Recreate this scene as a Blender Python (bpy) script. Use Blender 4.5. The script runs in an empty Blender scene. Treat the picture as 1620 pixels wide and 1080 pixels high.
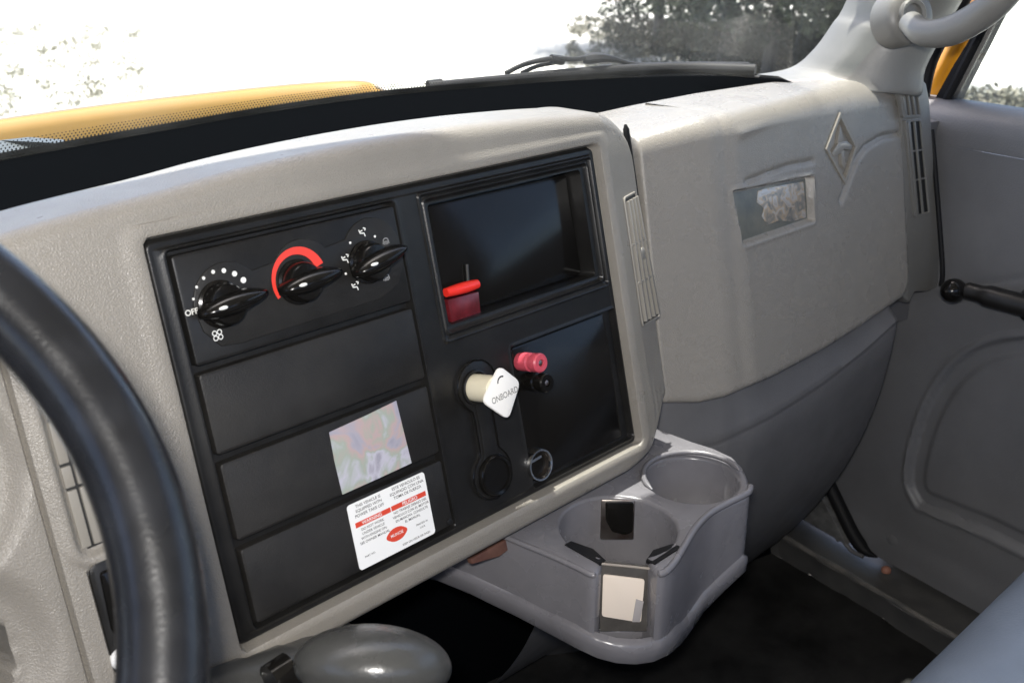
import bpy, bmesh, math, random
import numpy as np
from mathutils import Vector, Matrix
from math import sin, cos, tan, atan, atan2, pi, radians, sqrt, hypot

# ------------------------------------------------------------------ camera, world, light
S = bpy.context.scene
EYE = 2.35                                  # the eye stands this high over the ground outside
F = 1649.0
PITCH = atan(657 / F); YAW = radians(34.4)
cd = bpy.data.cameras.new('camera'); cam = bpy.data.objects.new('camera', cd)
S.collection.objects.link(cam); S.camera = cam
cd.sensor_width = 36; cd.lens = 36 * F / 1620; cd.clip_start = 0.02; cd.clip_end = 3000; cd.dof.use_dof = True; cd.dof.focus_distance = 1.0; cd.dof.aperture_fstop = 11
cam.location = (0, 0, EYE); cam.rotation_euler = (pi / 2 - PITCH, 0, -YAW)

SUN_EL, SUN_AZ = radians(77.4), radians(2)      # azimuth clockwise from the truck's nose (+Y)
W = bpy.data.worlds.new('World'); S.world = W; W.use_nodes = True
nt = W.node_tree; bg = nt.nodes['Background']
sky = nt.nodes.new('ShaderNodeTexSky'); sky.sky_type = 'NISHITA'; sky.sun_disc = False
sky.air_density = .6; sky.dust_density = 3.0; sky.ozone_density = 1.2; sky.sun_elevation = SUN_EL; sky.sun_rotation = SUN_AZ
nt.links.new(sky.outputs[0], bg.inputs[0]); bg.inputs[1].default_value = 0.15
sl = bpy.data.lights.new('sun', 'SUN'); so = bpy.data.objects.new('sun', sl); S.collection.objects.link(so)
sl.energy = 3.2; sl.angle = radians(0.5); sl.color = (1, .95, .88)
sd = Vector((sin(SUN_AZ) * cos(SUN_EL), cos(SUN_AZ) * cos(SUN_EL), sin(SUN_EL)))
so.rotation_euler = sd.to_track_quat('Z', 'Y').to_euler(); so.location = (0, -3, 12)
# the photographer's flash, whose glints show on the knobs, the cup rims and the tag
fl = bpy.data.lights.new('camera_flash', 'AREA'); fo = bpy.data.objects.new('camera_flash', fl); S.collection.objects.link(fo)
fl.shape = 'RECTANGLE'; fl.size = .045; fl.size_y = .03; fl.energy = 2.9; fl.color = (1, .965, .92)
fo.rotation_euler = cam.rotation_euler; fo.location = (-.035, -.02, EYE + .065)
S.view_settings.view_transform = 'Standard'; S.view_settings.look = 'None'
S.view_settings.exposure = 1.95; S.view_settings.gamma = 1
S.render.engine = 'CYCLES'

# ------------------------------------------------------------------ geometry helpers (all points relative to the eye)
Rt = np.array([cos(YAW), -sin(YAW), 0]); Fw = np.array([sin(YAW), cos(YAW), 0]); Zv = np.array([0, 0, 1.])
cp, sp_ = cos(PITCH), sin(PITCH)
def ray(px, py):
    x = (px - 810) / F; y = (py - 540) / F
    return Rt * x + Fw * (cp - y * sp_) + Zv * (-y * cp - sp_)
def proj(P):
    P = np.asarray(P); d = P @ (Fw * cp - Zv * sp_)
    return 810 + F * (P @ Rt) / d, 540 - F * (P @ (Zv * cp + Fw * sp_)) / d
def dep(px, py, d): return ray(px, py) * d
def atz(px, py, z): r = ray(px, py); return r * (z / r[2])
def atx(px, py, x): r = ray(px, py); return r * (x / r[0])
def aty(px, py, y): r = ray(px, py); return r * (y / r[1])
def camv(x, y, z): return Rt * x + Fw * (z * cp - y * sp_) + Zv * (-y * cp - z * sp_)

class Frame:
    """local (u right, v down, n out of the face) -> place"""
    def __init__(s, O, U, V):
        s.O = np.array(O, float); s.U = np.array(U, float) / np.linalg.norm(U)
        V = np.array(V, float); V = V - s.U * (V @ s.U); s.V = V / np.linalg.norm(V)
        s.N = np.cross(s.V, s.U)
        if s.N @ s.O > 0: s.N = -s.N
    def __call__(s, u, v, n=0): return s.O + s.U * u + s.V * v + s.N * n
    def uv(s, px, py, n=0):
        r = ray(px, py); t = ((s.O + s.N * n) @ s.N) / (r @ s.N); q = r * t - s.O
        return float(q @ s.U), float(q @ s.V)
PF = Frame(ray(222, 380) * (0.62e-3 / 1.441 * F), camv(1766, -657, 1649), camv(1317, 7680, 1649))

OFF = {}; COL = S.collection
def link(o, parent=None):
    COL.objects.link(o)
    if parent is not None: o.parent = parent
def root(name, loc, label, cat, group=None, kind=None):
    o = bpy.data.objects.new(name, None); link(o); o.empty_display_size = .05
    o.location = (loc[0], loc[1], loc[2] + EYE); OFF[o.name] = np.array(loc, float)
    tag(o, label, cat, group, kind); return o
def tag(o, label=None, cat=None, group=None, kind=None):
    if label: o['label'] = label
    if cat: o['category'] = cat
    if group: o['group'] = group
    if kind: o['kind'] = kind
    return o
def mk(name, vf, mat, parent=None, smooth=38, loc=None):
    V, Fc = vf
    V = np.asarray(V, float)
    off = OFF[parent.name] if parent is not None else (np.array(loc, float) if loc is not None else V.mean(0))
    me = bpy.data.meshes.new(name); me.from_pydata((V - off).tolist(), [], Fc)
    me.validate(); me.update()
    bm = bmesh.new(); bm.from_mesh(me); bmesh.ops.recalc_face_normals(bm, faces=bm.faces); bm.to_mesh(me); bm.free()
    if smooth:
        me.shade_smooth() if hasattr(me, 'shade_smooth') else None
        me.set_sharp_from_angle(angle=radians(smooth))
    me.materials.append(mat)
    o = bpy.data.objects.new(name, me); link(o, parent)
    if parent is None: o.location = (off[0], off[1], off[2] + EYE)
    OFF[o.name] = off
    return o
def join(*vfs):
    V = []; Fc = []; n = 0
    for v, f in vfs:
        v = np.asarray(v, float).reshape(-1, 3)
        V.append(v); Fc += [[i + n for i in q] for q in f]; n += len(v)
    return np.concatenate(V), Fc
def grid(rows, close_u=False, close_v=False):
    """rows: list of lists of points"""
    a = np.array(rows, float); R, C = a.shape[:2]; f = []
    for i in range(R if close_v else R - 1):
        for j in range(C if close_u else C - 1):
            f.append([i * C + j, i * C + (j + 1) % C, ((i + 1) % R) * C + (j + 1) % C, ((i + 1) % R) * C + j])
    return a.reshape(-1, 3), f
def rrect(u0, v0, u1, v1, r, k=5):
    p = []
    for cx, cy, a0 in ((u1 - r, v0 + r, -90), (u1 - r, v1 - r, 0), (u0 + r, v1 - r, 90), (u0 + r, v0 + r, 180)):
        for i in range(k + 1):
            a = radians(a0 + 90 * i / k); p.append((cx + r * cos(a), cy + r * sin(a)))
    return p
def inset(poly, d):
    P = np.array(poly, float); n = len(P); A = 0.5 * sum(P[i][0] * P[(i + 1) % n][1] - P[(i + 1) % n][0] * P[i][1] for i in range(n))
    s = 1 if A > 0 else -1; out = []
    for i in range(n):
        a, b, c = P[i - 1], P[i], P[(i + 1) % n]
        e1 = b - a; e2 = c - b; e1 = e1 / (np.linalg.norm(e1) + 1e-12); e2 = e2 / (np.linalg.norm(e2) + 1e-12)
        n1 = np.array([-e1[1], e1[0]]) * s; n2 = np.array([-e2[1], e2[0]]) * s
        m = n1 + n2; m = m / (np.linalg.norm(m) + 1e-12); k = max(.4, m @ n1)
        out.append(b + m * d / k)
    return out
def plate(fr, poly, n0, n1, bev=.001, back=True):
    """a slab of that outline between the heights n0 and n1, its front edge rounded"""
    rings = [(poly, n0), (poly, n1 - bev)]
    if bev > 0: rings += [(inset(poly, bev * .3), n1 - bev * .3), (inset(poly, bev), n1)]
    else: rings[-1] = (poly, n1)
    V = []; m = len(poly); Fc = []
    for pl, n in rings: V += [fr(u, v, n) for u, v in pl]
    for r in range(len(rings) - 1):
        for i in range(m): Fc.append([r * m + i, r * m + (i + 1) % m, (r + 1) * m + (i + 1) % m, (r + 1) * m + i])
    k = (len(rings) - 1) * m; Fc.append([k + i for i in range(m)])
    if back: Fc.append(list(range(m))[::-1])
    return V, Fc
def circle(cu, cv, r, k=32, r2=None): return [(cu + r * cos(2 * pi * i / k), cv + (r2 or r) * sin(2 * pi * i / k)) for i in range(k)]
def lathe(fr, cu, cv, prof, k=32, cap0=True, cap1=True):
    """prof: (radius, n)"""
    V = []; Fc = []
    for r, n in prof: V += [fr(cu + r * cos(2 * pi * i / k), cv + r * sin(2 * pi * i / k), n) for i in range(k)]
    for j in range(len(prof) - 1):
        for i in range(k): Fc.append([j * k + i, j * k + (i + 1) % k, (j + 1) * k + (i + 1) % k, (j + 1) * k + i])
    if cap0: Fc.append(list(range(k)))
    if cap1: Fc.append([(len(prof) - 1) * k + i for i in range(k)])
    return V, Fc
def smoothpath(P, sub=6):
    P = [np.array(p, float) for p in P]; P = [2 * P[0] - P[1]] + P + [2 * P[-1] - P[-2]]; out = []
    for i in range(1, len(P) - 2):
        for k in range(sub):
            t = k / sub; a, b, c, d = P[i - 1], P[i], P[i + 1], P[i + 2]
            out.append(.5 * ((2 * b) + (c - a) * t + (2 * a - 5 * b + 4 * c - d) * t * t + (3 * b - a - 3 * c + d) * t ** 3))
    out.append(P[-2]); return out
def tube(path, rad, k=12, flat=1.0, upv=(0, 0, 1), closed=False):
    P = [np.array(p, float) for p in path]; n = len(P); rows = []
    up = np.array(upv, float)
    for i, p in enumerate(P):
        if closed: t = P[(i + 1) % n] - P[i - 1]
        else: t = P[min(i + 1, n - 1)] - P[max(i - 1, 0)]
        t /= np.linalg.norm(t) + 1e-12
        a = np.cross(t, up); a /= np.linalg.norm(a) + 1e-12; b = np.cross(a, t)
        r = rad[i] if hasattr(rad, '__len__') else rad
        rows.append([p + a * r * cos(2 * pi * j / k) + b * r * flat * sin(2 * pi * j / k) for j in range(k)])
    V, Fc = grid(rows, close_u=True, close_v=closed)
    if not closed: Fc = Fc + [list(range(k))[::-1], [(n - 1) * k + j for j in range(k)]]
    return V, Fc
def ellipsoid(c, ax, k=24, m=14, pw=1.0):
    c = np.array(c, float); ax = [np.array(a, float) for a in ax]; rows = []
    for i in range(m + 1):
        th = pi * i / m; rows.append([c + ax[0] * sin(th) * cos(2 * pi * j / k) + ax[1] * sin(th) * sin(2 * pi * j / k) + ax[2] * cos(th) for j in range(k)])
    return grid(rows, close_u=True)
def boxw(x0, x1, y0, y1, z0, z1):
    V = [(x, y, z) for x in (x0, x1) for y in (y0, y1) for z in (z0, z1)]
    return V, [[0, 1, 3, 2], [4, 6, 7, 5], [0, 4, 5, 1], [2, 3, 7, 6], [0, 2, 6, 4], [1, 5, 7, 3]]
def sst(a, b, x): t = min(1, max(0, (x - a) / (b - a))); return t * t * (3 - 2 * t)
def sd_rr(u, v, R, r):
    u0, v0, u1, v1 = R; qx = abs(u - (u0 + u1) / 2) - (u1 - u0) / 2 + r; qy = abs(v - (v0 + v1) / 2) - (v1 - v0) / 2 + r
    return hypot(max(qx, 0), max(qy, 0)) + min(max(qx, qy), 0) - r
def lines(a, b, step, extra=(), w=.0012):
    L = set(np.round(np.arange(a, b + 1e-9, step), 5)); L.add(round(b, 5))
    ex = set()
    for e in extra:
        for d in (-2 * w, -w, 0, w, 2 * w):
            if a <= e + d <= b: ex.add(round(e + d, 5))
    base = [x for x in L if all(abs(x - y) > w * .7 for y in ex)]
    return sorted(set(base) | ex)
def hfield(fr, us, vs, fn): return grid([[fr(u, v, fn(u, v)) for u in us] for v in vs])
def interp(poly, x):
    for (x0, y0), (x1, y1) in zip(poly, poly[1:]):
        if x0 <= x <= x1: return y0 + (y1 - y0) * (x - x0) / (x1 - x0)
    return poly[0][1] if x < poly[0][0] else poly[-1][1]
def seg_d(px, py, pts):
    best = 1e9
    for (x0, y0), (x1, y1) in zip(pts, pts[1:]):
        dx, dy = x1 - x0, y1 - y0; t = min(1, max(0, ((px - x0) * dx + (py - y0) * dy) / (dx * dx + dy * dy)))
        best = min(best, hypot(px - x0 - t * dx, py - y0 - t * dy))
    return best
def inpoly(x, y, P):
    c = False; n = len(P)
    for i in range(n):
        (x0, y0), (x1, y1) = P[i], P[(i + 1) % n]
        if (y0 > y) != (y1 > y) and x < (x1 - x0) * (y - y0) / (y1 - y0) + x0: c = not c
    return c
def sd_poly(x, y, P):
    d = seg_d(x, y, list(P) + [P[0]]); return -d if inpoly(x, y, P) else d

# ------------------------------------------------------------------ materials
def mat(name, col, rough=.5, metal=0, bump=0, bscale=400, var=0, vscale=12, spec=.5, coat=0, rvar=0, emit=None, col2=None, detail=3, dist=.001):
    m = bpy.data.materials.new(name); m.use_nodes = True; t = m.node_tree; b = t.nodes['Principled BSDF']
    b.inputs['Base Color'].default_value = (*col, 1); b.inputs['Roughness'].default_value = rough
    b.inputs['Metallic'].default_value = metal; b.inputs['Specular IOR Level'].default_value = spec
    b.inputs['Coat Weight'].default_value = coat
    tc = t.nodes.new('ShaderNodeTexCoord')
    if var or col2:
        n = t.nodes.new('ShaderNodeTexNoise'); n.inputs['Scale'].default_value = vscale; n.inputs['Detail'].default_value = 6
        n.inputs['Roughness'].default_value = .6
        t.links.new(tc.outputs['Object'], n.inputs['Vector'])
        r = t.nodes.new('ShaderNodeValToRGB'); r.color_ramp.elements[0].position = .35; r.color_ramp.elements[1].position = .68
        c2 = col2 or tuple(min(1, c * (1 + var)) for c in col); c1 = col if col2 else tuple(c * (1 - var) for c in col)
        r.color_ramp.elements[0].color = (*c1, 1); r.color_ramp.elements[1].color = (*c2, 1)
        t.links.new(n.outputs['Fac'], r.inputs[0]); t.links.new(r.outputs[0], b.inputs['Base Color'])
    if rvar:
        n = t.nodes.new('ShaderNodeTexNoise'); n.inputs['Scale'].default_value = 22; n.inputs['Detail'].default_value = 8
        t.links.new(tc.outputs['Object'], n.inputs['Vector'])
        mr = t.nodes.new('ShaderNodeMapRange'); mr.inputs['From Min'].default_value = .3; mr.inputs['From Max'].default_value = .7
        mr.inputs['To Min'].default_value = max(.02, rough - rvar); mr.inputs['To Max'].default_value = rough + rvar
        t.links.new(n.outputs['Fac'], mr.inputs[0]); t.links.new(mr.outputs[0], b.inputs['Roughness'])
    if bump:
        n = t.nodes.new('ShaderNodeTexNoise'); n.inputs['Scale'].default_value = bscale; n.inputs['Detail'].default_value = detail
        t.links.new(tc.outputs['Object'], n.inputs['Vector'])
        bp = t.nodes.new('ShaderNodeBump'); bp.inputs['Strength'].default_value = bump; bp.inputs['Distance'].default_value = dist
        t.links.new(n.outputs['Fac'], bp.inputs['Height']); t.links.new(bp.outputs[0], b.inputs['Normal'])
    if emit: b.inputs['Emission Color'].default_value = (*emit[0], 1); b.inputs['Emission Strength'].default_value = emit[1]
    return m
TAN = mat('tan_pebbled_plastic', (.220, .203, .178), .32, bump=.75, bscale=850, detail=2, var=.07, vscale=7, rvar=.06)
TAN2 = mat('tan_smooth_plastic', (.15, .146, .136), .42, bump=.18, bscale=300, var=.05, rvar=.08)
MODM = mat('worn_tan_plastic', (.225, .210, .188), .28, bump=.55, bscale=700, var=.045, vscale=4, rvar=.06)
BLK = mat('black_satin_plastic', (.011, .0105, .010), .36, bump=.12, bscale=700, rvar=.06, spec=.32, var=.25, vscale=30)
BLK2 = mat('black_panel_plastic', (.014, .013, .012), .5, bump=.25, bscale=800, rvar=.1, spec=.35, var=.3, vscale=18)
GLOSS = mat('black_gloss', (.006, .0055, .005), .17, rvar=.05, spec=.28)
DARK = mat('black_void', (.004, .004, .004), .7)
DECK = mat('black_deck', (.0024, .0028, .0034), .8, spec=0)
GREY = mat('dark_grey_plastic', (.108, .107, .111), .42, bump=.25, bscale=420, var=.12, vscale=9, rvar=.08)
DGREY = mat('door_grey_plastic', (.118, .119, .125), .5, bump=.4, bscale=420, var=.12, vscale=5, rvar=.07)
CUPM = mat('grey_glossy_plastic', (.145, .141, .152), .26, bump=.08, bscale=200, var=.1, vscale=14, rvar=.07)
LEATH = mat('black_leather', (.008, .0085, .010), .27, bump=.12, bscale=560, rvar=.06, spec=.42, var=.3, vscale=40)
SEATM = mat('seat_vinyl', (.15, .175, .215), .42, bump=.35, bscale=350, var=.1)
FLOORM = mat('black_rubber', (.004, .004, .004), .6, bump=.6, bscale=70, col2=(.020, .0195, .019), vscale=11, spec=.35)
SILLM = mat('scuffed_sill', (.055, .055, .055), .55, bump=.4, bscale=90, col2=(.085, .083, .08), vscale=22, rvar=.12)
YEL = mat('yellow_paint', (.25, .135, .010), .6, bump=.05, bscale=30, var=.1, vscale=5)
ORG = mat('orange_yellow_paint', (.62, .26, .015), .3, var=.05)
CHROME = mat('chrome', (.75, .75, .74), .15, 1)
SATM = mat('worn_metal', (.5, .46, .42), .3, 1, bump=.3, bscale=200, col2=(.3, .22, .18), vscale=60)
WHITE = mat('white_print', (.8, .8, .79), .45)
WMK = mat('white_mark', (.75, .75, .72), .5)
GMK = mat('grey_mark', (.22, .22, .22), .5)
RED = mat('red_print', (.75, .05, .035), .4)
LRED = mat('label_red', (.62, .06, .03), .5)
INK = mat('label_ink', (.03, .03, .035), .7, spec=.2)
PINK = mat('faded_red_plastic', (.50, .07, .10), .35, var=.15, vscale=90)
REDP = mat('red_plastic', (.75, .03, .02), .25)
MAR = mat('maroon_reflection', (.10, .010, .014), .25, var=.3, vscale=80)  # dark red of the bar's mirror image in the cubby
CREAM = mat('cream_plastic', (.72, .66, .50), .35)
TAGW = mat('tag_white', (.82, .80, .76), .4)
RUB = mat('black_rubber_seal_and_seam_shadow', (.006, .006, .007), .6, spec=.2)
CARD = mat('cream_card', (.72, .63, .54), .35, bump=.2, bscale=40)
CLEAR = mat('smoky_clear_plastic', (.07, .065, .06), .15, var=.2, vscale=60)
GRILL = mat('dash_grille_plastic', (.225, .21, .185), .4, bump=.1, bscale=400)
def blotch(name, stops, scale, rough, metal=0, bump=.3):
    m = bpy.data.materials.new(name); m.use_nodes = True; t = m.node_tree; b = t.nodes['Principled BSDF']
    tc = t.nodes.new('ShaderNodeTexCoord'); n = t.nodes.new('ShaderNodeTexNoise'); n.inputs['Scale'].default_value = scale
    n.inputs['Detail'].default_value = 8; n.inputs['Distortion'].default_value = 1.2
    t.links.new(tc.outputs['Object'], n.inputs['Vector'])
    r = t.nodes.new('ShaderNodeValToRGB'); el = r.color_ramp.elements
    el[0].position, el[0].color = stops[0][0], (*stops[0][1], 1); el[1].position, el[1].color = stops[-1][0], (*stops[-1][1], 1)
    for p, c in stops[1:-1]: e = el.new(p); e.color = (*c, 1)
    t.links.new(n.outputs['Fac'], r.inputs[0]); t.links.new(r.outputs[0], b.inputs['Base Color'])
    b.inputs['Roughness'].default_value = rough; b.inputs['Metallic'].default_value = metal
    bp = t.nodes.new('ShaderNodeBump'); bp.inputs['Strength'].default_value = bump; bp.inputs['Distance'].default_value = .001
    t.links.new(n.outputs['Fac'], bp.inputs['Height']); t.links.new(bp.outputs[0], b.inputs['Normal'])
    return m
HOLO = blotch('faded_foil_sticker', [(.3, (.26, .25, .30)), (.42, (.34, .33, .39)), (.47, (.44, .33, .32)), (.52, (.32, .36, .31)), (.57, (.46, .45, .52)), (.65, (.30, .29, .34)), (.75, (.30, .37, .43))], 20, .4, 0, .1)
BADGE = blotch('worn_foil_badge', [(.3, (.16, .17, .17)), (.45, (.34, .31, .27)), (.52, (.50, .38, .26)), (.58, (.48, .47, .46)), (.7, (.38, .33, .28))], 70, .32, .35, .6)
GAUGE = mat('gauge_face', (.7, .7, .7), .5)
def glass_mat():
    m = bpy.data.materials.new('window_glass'); m.use_nodes = True; t = m.node_tree
    for n in list(t.nodes): t.nodes.remove(n)
    o = t.nodes.new('ShaderNodeOutputMaterial'); tr = t.nodes.new('ShaderNodeBsdfTransparent'); tr.inputs[0].default_value = (.90, .94, .93, 1)
    g = t.nodes.new('ShaderNodeBsdfGlossy'); g.inputs['Roughness'].default_value = .03
    ge = t.nodes.new('ShaderNodeNewGeometry'); vd = t.nodes.new('ShaderNodeVectorMath'); vd.operation = 'DOT_PRODUCT'
    t.links.new(ge.outputs['Incoming'], vd.inputs[0]); t.links.new(ge.outputs['Normal'], vd.inputs[1])
    def mth(op, a, b=None):
        q = t.nodes.new('ShaderNodeMath'); q.operation = op
        for i, x in enumerate((a, b)):
            if x is None: continue
            if isinstance(x, (int, float)): q.inputs[i].default_value = x
            else: t.links.new(x, q.inputs[i])
        return q.outputs[0]
    f5 = mth('POWER', mth('SUBTRACT', 1.0, mth('ABSOLUTE', vd.outputs['Value'])), 5.0)
    frn = mth('ADD', mth('MULTIPLY', f5, .92), .06)
    m1 = t.nodes.new('ShaderNodeMixShader'); t.links.new(frn, m1.inputs[0]); t.links.new(tr.outputs[0], m1.inputs[1]); t.links.new(g.outputs[0], m1.inputs[2])
    d = t.nodes.new('ShaderNodeBsdfDiffuse'); d.inputs[0].default_value = (.5, .52, .5, 1)
    tl = t.nodes.new('ShaderNodeBsdfTranslucent'); tl.inputs[0].default_value = (.55, .58, .56, 1)
    md = t.nodes.new('ShaderNodeMixShader'); md.inputs[0].default_value = .6; t.links.new(d.outputs[0], md.inputs[1]); t.links.new(tl.outputs[0], md.inputs[2])
    tc = t.nodes.new('ShaderNodeTexCoord'); n = t.nodes.new('ShaderNodeTexNoise'); n.inputs['Scale'].default_value = 7; n.inputs['Detail'].default_value = 9
    mr = t.nodes.new('ShaderNodeMapRange'); mr.inputs['From Min'].default_value = .35; mr.inputs['From Max'].default_value = .75; mr.inputs['To Min'].default_value = .015; mr.inputs['To Max'].default_value = .075
    t.links.new(tc.outputs['Object'], n.inputs['Vector']); t.links.new(n.outputs['Fac'], mr.inputs[0])
    m2 = t.nodes.new('ShaderNodeMixShader'); t.links.new(mr.outputs[0], m2.inputs[0]); t.links.new(m1.outputs[0], m2.inputs[1]); t.links.new(md.outputs[0], m2.inputs[2])
    t.links.new(m2.outputs[0], o.inputs[0]); return m
GLASS = glass_mat()

def text(fr, s, u, v, n, size, m, parent, name='lettering', ang=0, align='CENTER', bold=0.0, sx=1.0):
    c = bpy.data.curves.new('t', 'FONT'); c.body = s; c.size = 1; c.align_x = align; c.align_y = 'CENTER'; c.offset = bold; c.extrude = 0.0
    o = bpy.data.objects.new('t', c); COL.objects.link(o)
    me = o.to_mesh(); V = [(q.co.x, q.co.y) for q in me.vertices]; Fc = [list(p.vertices) for p in me.polygons]; o.to_mesh_clear()
    bpy.data.objects.remove(o); bpy.data.curves.remove(c)
    ca, sa = cos(ang), sin(ang); P = []
    for x, y in V:
        x *= size * sx; y *= size; P.append(fr(u + x * ca + y * sa, v + x * sa - y * ca, n))
    return (P, Fc) if name is None and parent is None else mk(name, (P, Fc), m, parent, smooth=0)
exec_mark = 1

# ================================================================== DASHBOARD SHELL
def P_(px, py, n=0): return PF.uv(px, py, n)
dash = root('dashboard', PF(.24, .15, -.05), 'tan pebbled plastic centre dashboard hood carrying the black control fascia', 'dashboard')
BW, BH = .4747, .3098
TG = tan(radians(20))
def n_base(u):
    if u < .483: return .004
    if u < .495: t = (u - .483) / .012; return .004 - TG * .006 * t * t
    return .004 - TG * .006 - TG * (u - .495)
VENTL = (-.094, .055, -.058, .196)
SWITCH = (-.0905, .2005, -.055, .2845)
def shell_n(u, v):
    n = n_base(u)
    d = sd_rr(u, v, (-.0015, -.0015, BW + .0015, BH + .0015), .008)
    n -= .014 * (1 - sst(-.0035, .0, d)) + .045 * (1 - sst(-.0080, -.0045, d))
    n += .0015 * (1 - sst(0, .012, abs(d - .006)))
    n -= .006 * math.exp(-((u + .107) / .0016) ** 2)
    d = sd_rr(u, v, VENTL, .012); n += .0022 * (1 - sst(.001, .006, abs(d - .003)))
    n -= .005 * (1 - sst(-.004, 0, d))
    d = sd_rr(u, v, SWITCH, .008); n -= .006 * (1 - sst(-.002, 0, d))
    if u < -.11:
        d = hypot(u + .180, (v - .235) * .9) - .062; n -= .012 * (1 - sst(-.02, 0.004, d)) ; n -= .03 * (1 - sst(-.002, .001, d + .027))
        d = hypot(u + .185, v - .115) - .075; n -= .012 * (1 - sst(-.012, 0.004, d))
    # vent on the bevelled flank
    return n
us = lines(-.40, .549, .0035, (0, BW, -.107, -.094, -.058, .489), .0011)
SIL = [(-900, 640), (-400, 470), (-150, 380), (0, 333), (120, 303), (200, 285), (300, 256), (400, 233), (500, 213), (600, 196), (700, 183), (800, 174), (850, 171), (900, 171), (940, 178), (965, 188), (1100, 230)]
rr = .015; AZ = radians(76.5)
def top_pts(u, vt, n0):
    out = []
    for k in range(1, 10):
        a = AZ * k / 9; out.append((vt + rr - rr * sin(a), n0 - rr + rr * cos(a)))
    bv, bn = -cos(radians(13.5 - 90)) , 0
    # flat, level run toward the windscreen; Z in the panel's frame is (-.972 v, +.233 n)
    v1, n1 = out[-1]
    flat = .045
    for k in (1, 2, 3): out.append((v1 - .233 * flat * k / 3, n1 - .972 * flat * k / 3))
    v1, n1 = out[-1]
    for k in range(1, 6):
        a = AZ + radians(100) * k / 5; out.append((v1 + .008 * (sin(AZ) - sin(a)), n1 + .008 * (cos(a) - cos(AZ))))
    v1, n1 = out[-1]; out.append((v1 + .05, n1 - .02)); return out
def solve_vt(u):
    n0 = n_base(u); lo, hi = -.14, .03
    for _ in range(40):
        m = (lo + hi) / 2; ys = 1e9
        for (vv, nn) in top_pts(u, m, n0):
            x, y = proj(PF(u, vv, nn)); ys = min(ys, y - interp(SIL, x))
        if ys < 0: lo = m
        else: hi = m
    return m
VTU = np.arange(-.42, .47, .01); VTV = np.array([solve_vt(float(u)) for u in VTU])
for _ in range(6): VTV[1:-1] = (VTV[:-2] + 2 * VTV[1:-1] + VTV[2:]) / 4
def solve_vt_s(u): return float(np.interp(u, VTU, VTV))
vt_ref = solve_vt_s(.455)
def vt_of(u):
    if u <= .455: return solve_vt_s(u)
    t = (u - .455) / .094; return vt_ref + .046 * (1 - sqrt(max(0, 1 - t * t))) ** 1.0 + .0
def vb_of(u):
    b = .3335
    if u > .445:
        t = min(1, (u - .445) / .10); b -= .048 * t * t
    return b
vfix = lines(-.010, .318, .0035, (0, BH, .055, .196, .2005, .2845), .0011)
cols = []
for u in us:
    vt, vb, n0 = vt_of(u), vb_of(u), n_base(u); c = []
    for k in range(0, 7):
        a = radians(90 * (1 - k / 6)); c.append((vb - .010 + .010 * sin(a), -.010 + .010 * cos(a) + n0 if True else 0))
    c = [(vb, n0 - .05)] + c
    top = vt + rr; lowv = vb - .010
    for v in reversed(vfix):
        # the fixed rows are squeezed where the corners come in
        vv = v
        if lowv < .319: vv = -.010 + (v + .010) * (lowv - .001 + .010) / (.318 + .010)
        if top > -.011: vv = lowv - (lowv - vv) * (lowv - top - .001) / (lowv + .010)
        c.append((vv, shell_n(u, vv)))
    for k in range(1, 5):
        vv = c[-1][0] + (top - c[-1][0]) * k / 5 if False else min(-.010, 9) + (top + .010) * k / 5
        if top > -.011: vv = top + .0008 * (5 - k) * .2
        c.append((vv, n0))
    c.append((top, n0)); c += top_pts(u, vt, n0)
    cols.append([PF(u, v, n) for v, n in c])
# the flank turns the corner and runs back toward the bulkhead
last = cols[-1]; U2 = PF.U * .004 - PF.N * .006
cols.append([p + U2 for p in last]); cols.append([p + U2 + PF.U * .000 - PF.N * .07 for p in last])
mk('dash_hood', grid(list(map(list, zip(*cols)))), TAN, dash, smooth=45)

mk('seam_shadow_strip', tube(smoothpath([PF(.5575, v, n_base(.549) - .010) for v in (-.012, .01, .04, .075, .11)], 4), [.0012] + [.0034] * 12 + [.002] * 3 + [.0008], 8), RUB, dash)  # black tube laid in for the shadow of the seam gap
# black deck between the hood and the windscreen
ZD = -.180
base_px = [(-700, 420), (-350, 330), (-150, 285), (0, 255), (150, 227), (300, 200), (450, 174), (620, 151), (760, 139), (900, 128), (1080, 120), (1180, 121), (1250, 126)]
WB = [atz(px, py, ZD) for px, py in base_px]
WB = smoothpath(WB, 4)
dk = []
for p in WB:
    k_ = 1 - .80 * sst(.85, 1.10, p[0]); dk.append([p + np.array([0, .02, .002]), p + np.array([0, -.03 * k_, -.004]), p + np.array([0, -.10 * k_, -.03]), p + np.array([0, -.105 * k_ + .03 * (1 - k_), -.35])])
mk('defroster_deck', grid(dk), DECK, dash, smooth=60)

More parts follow.
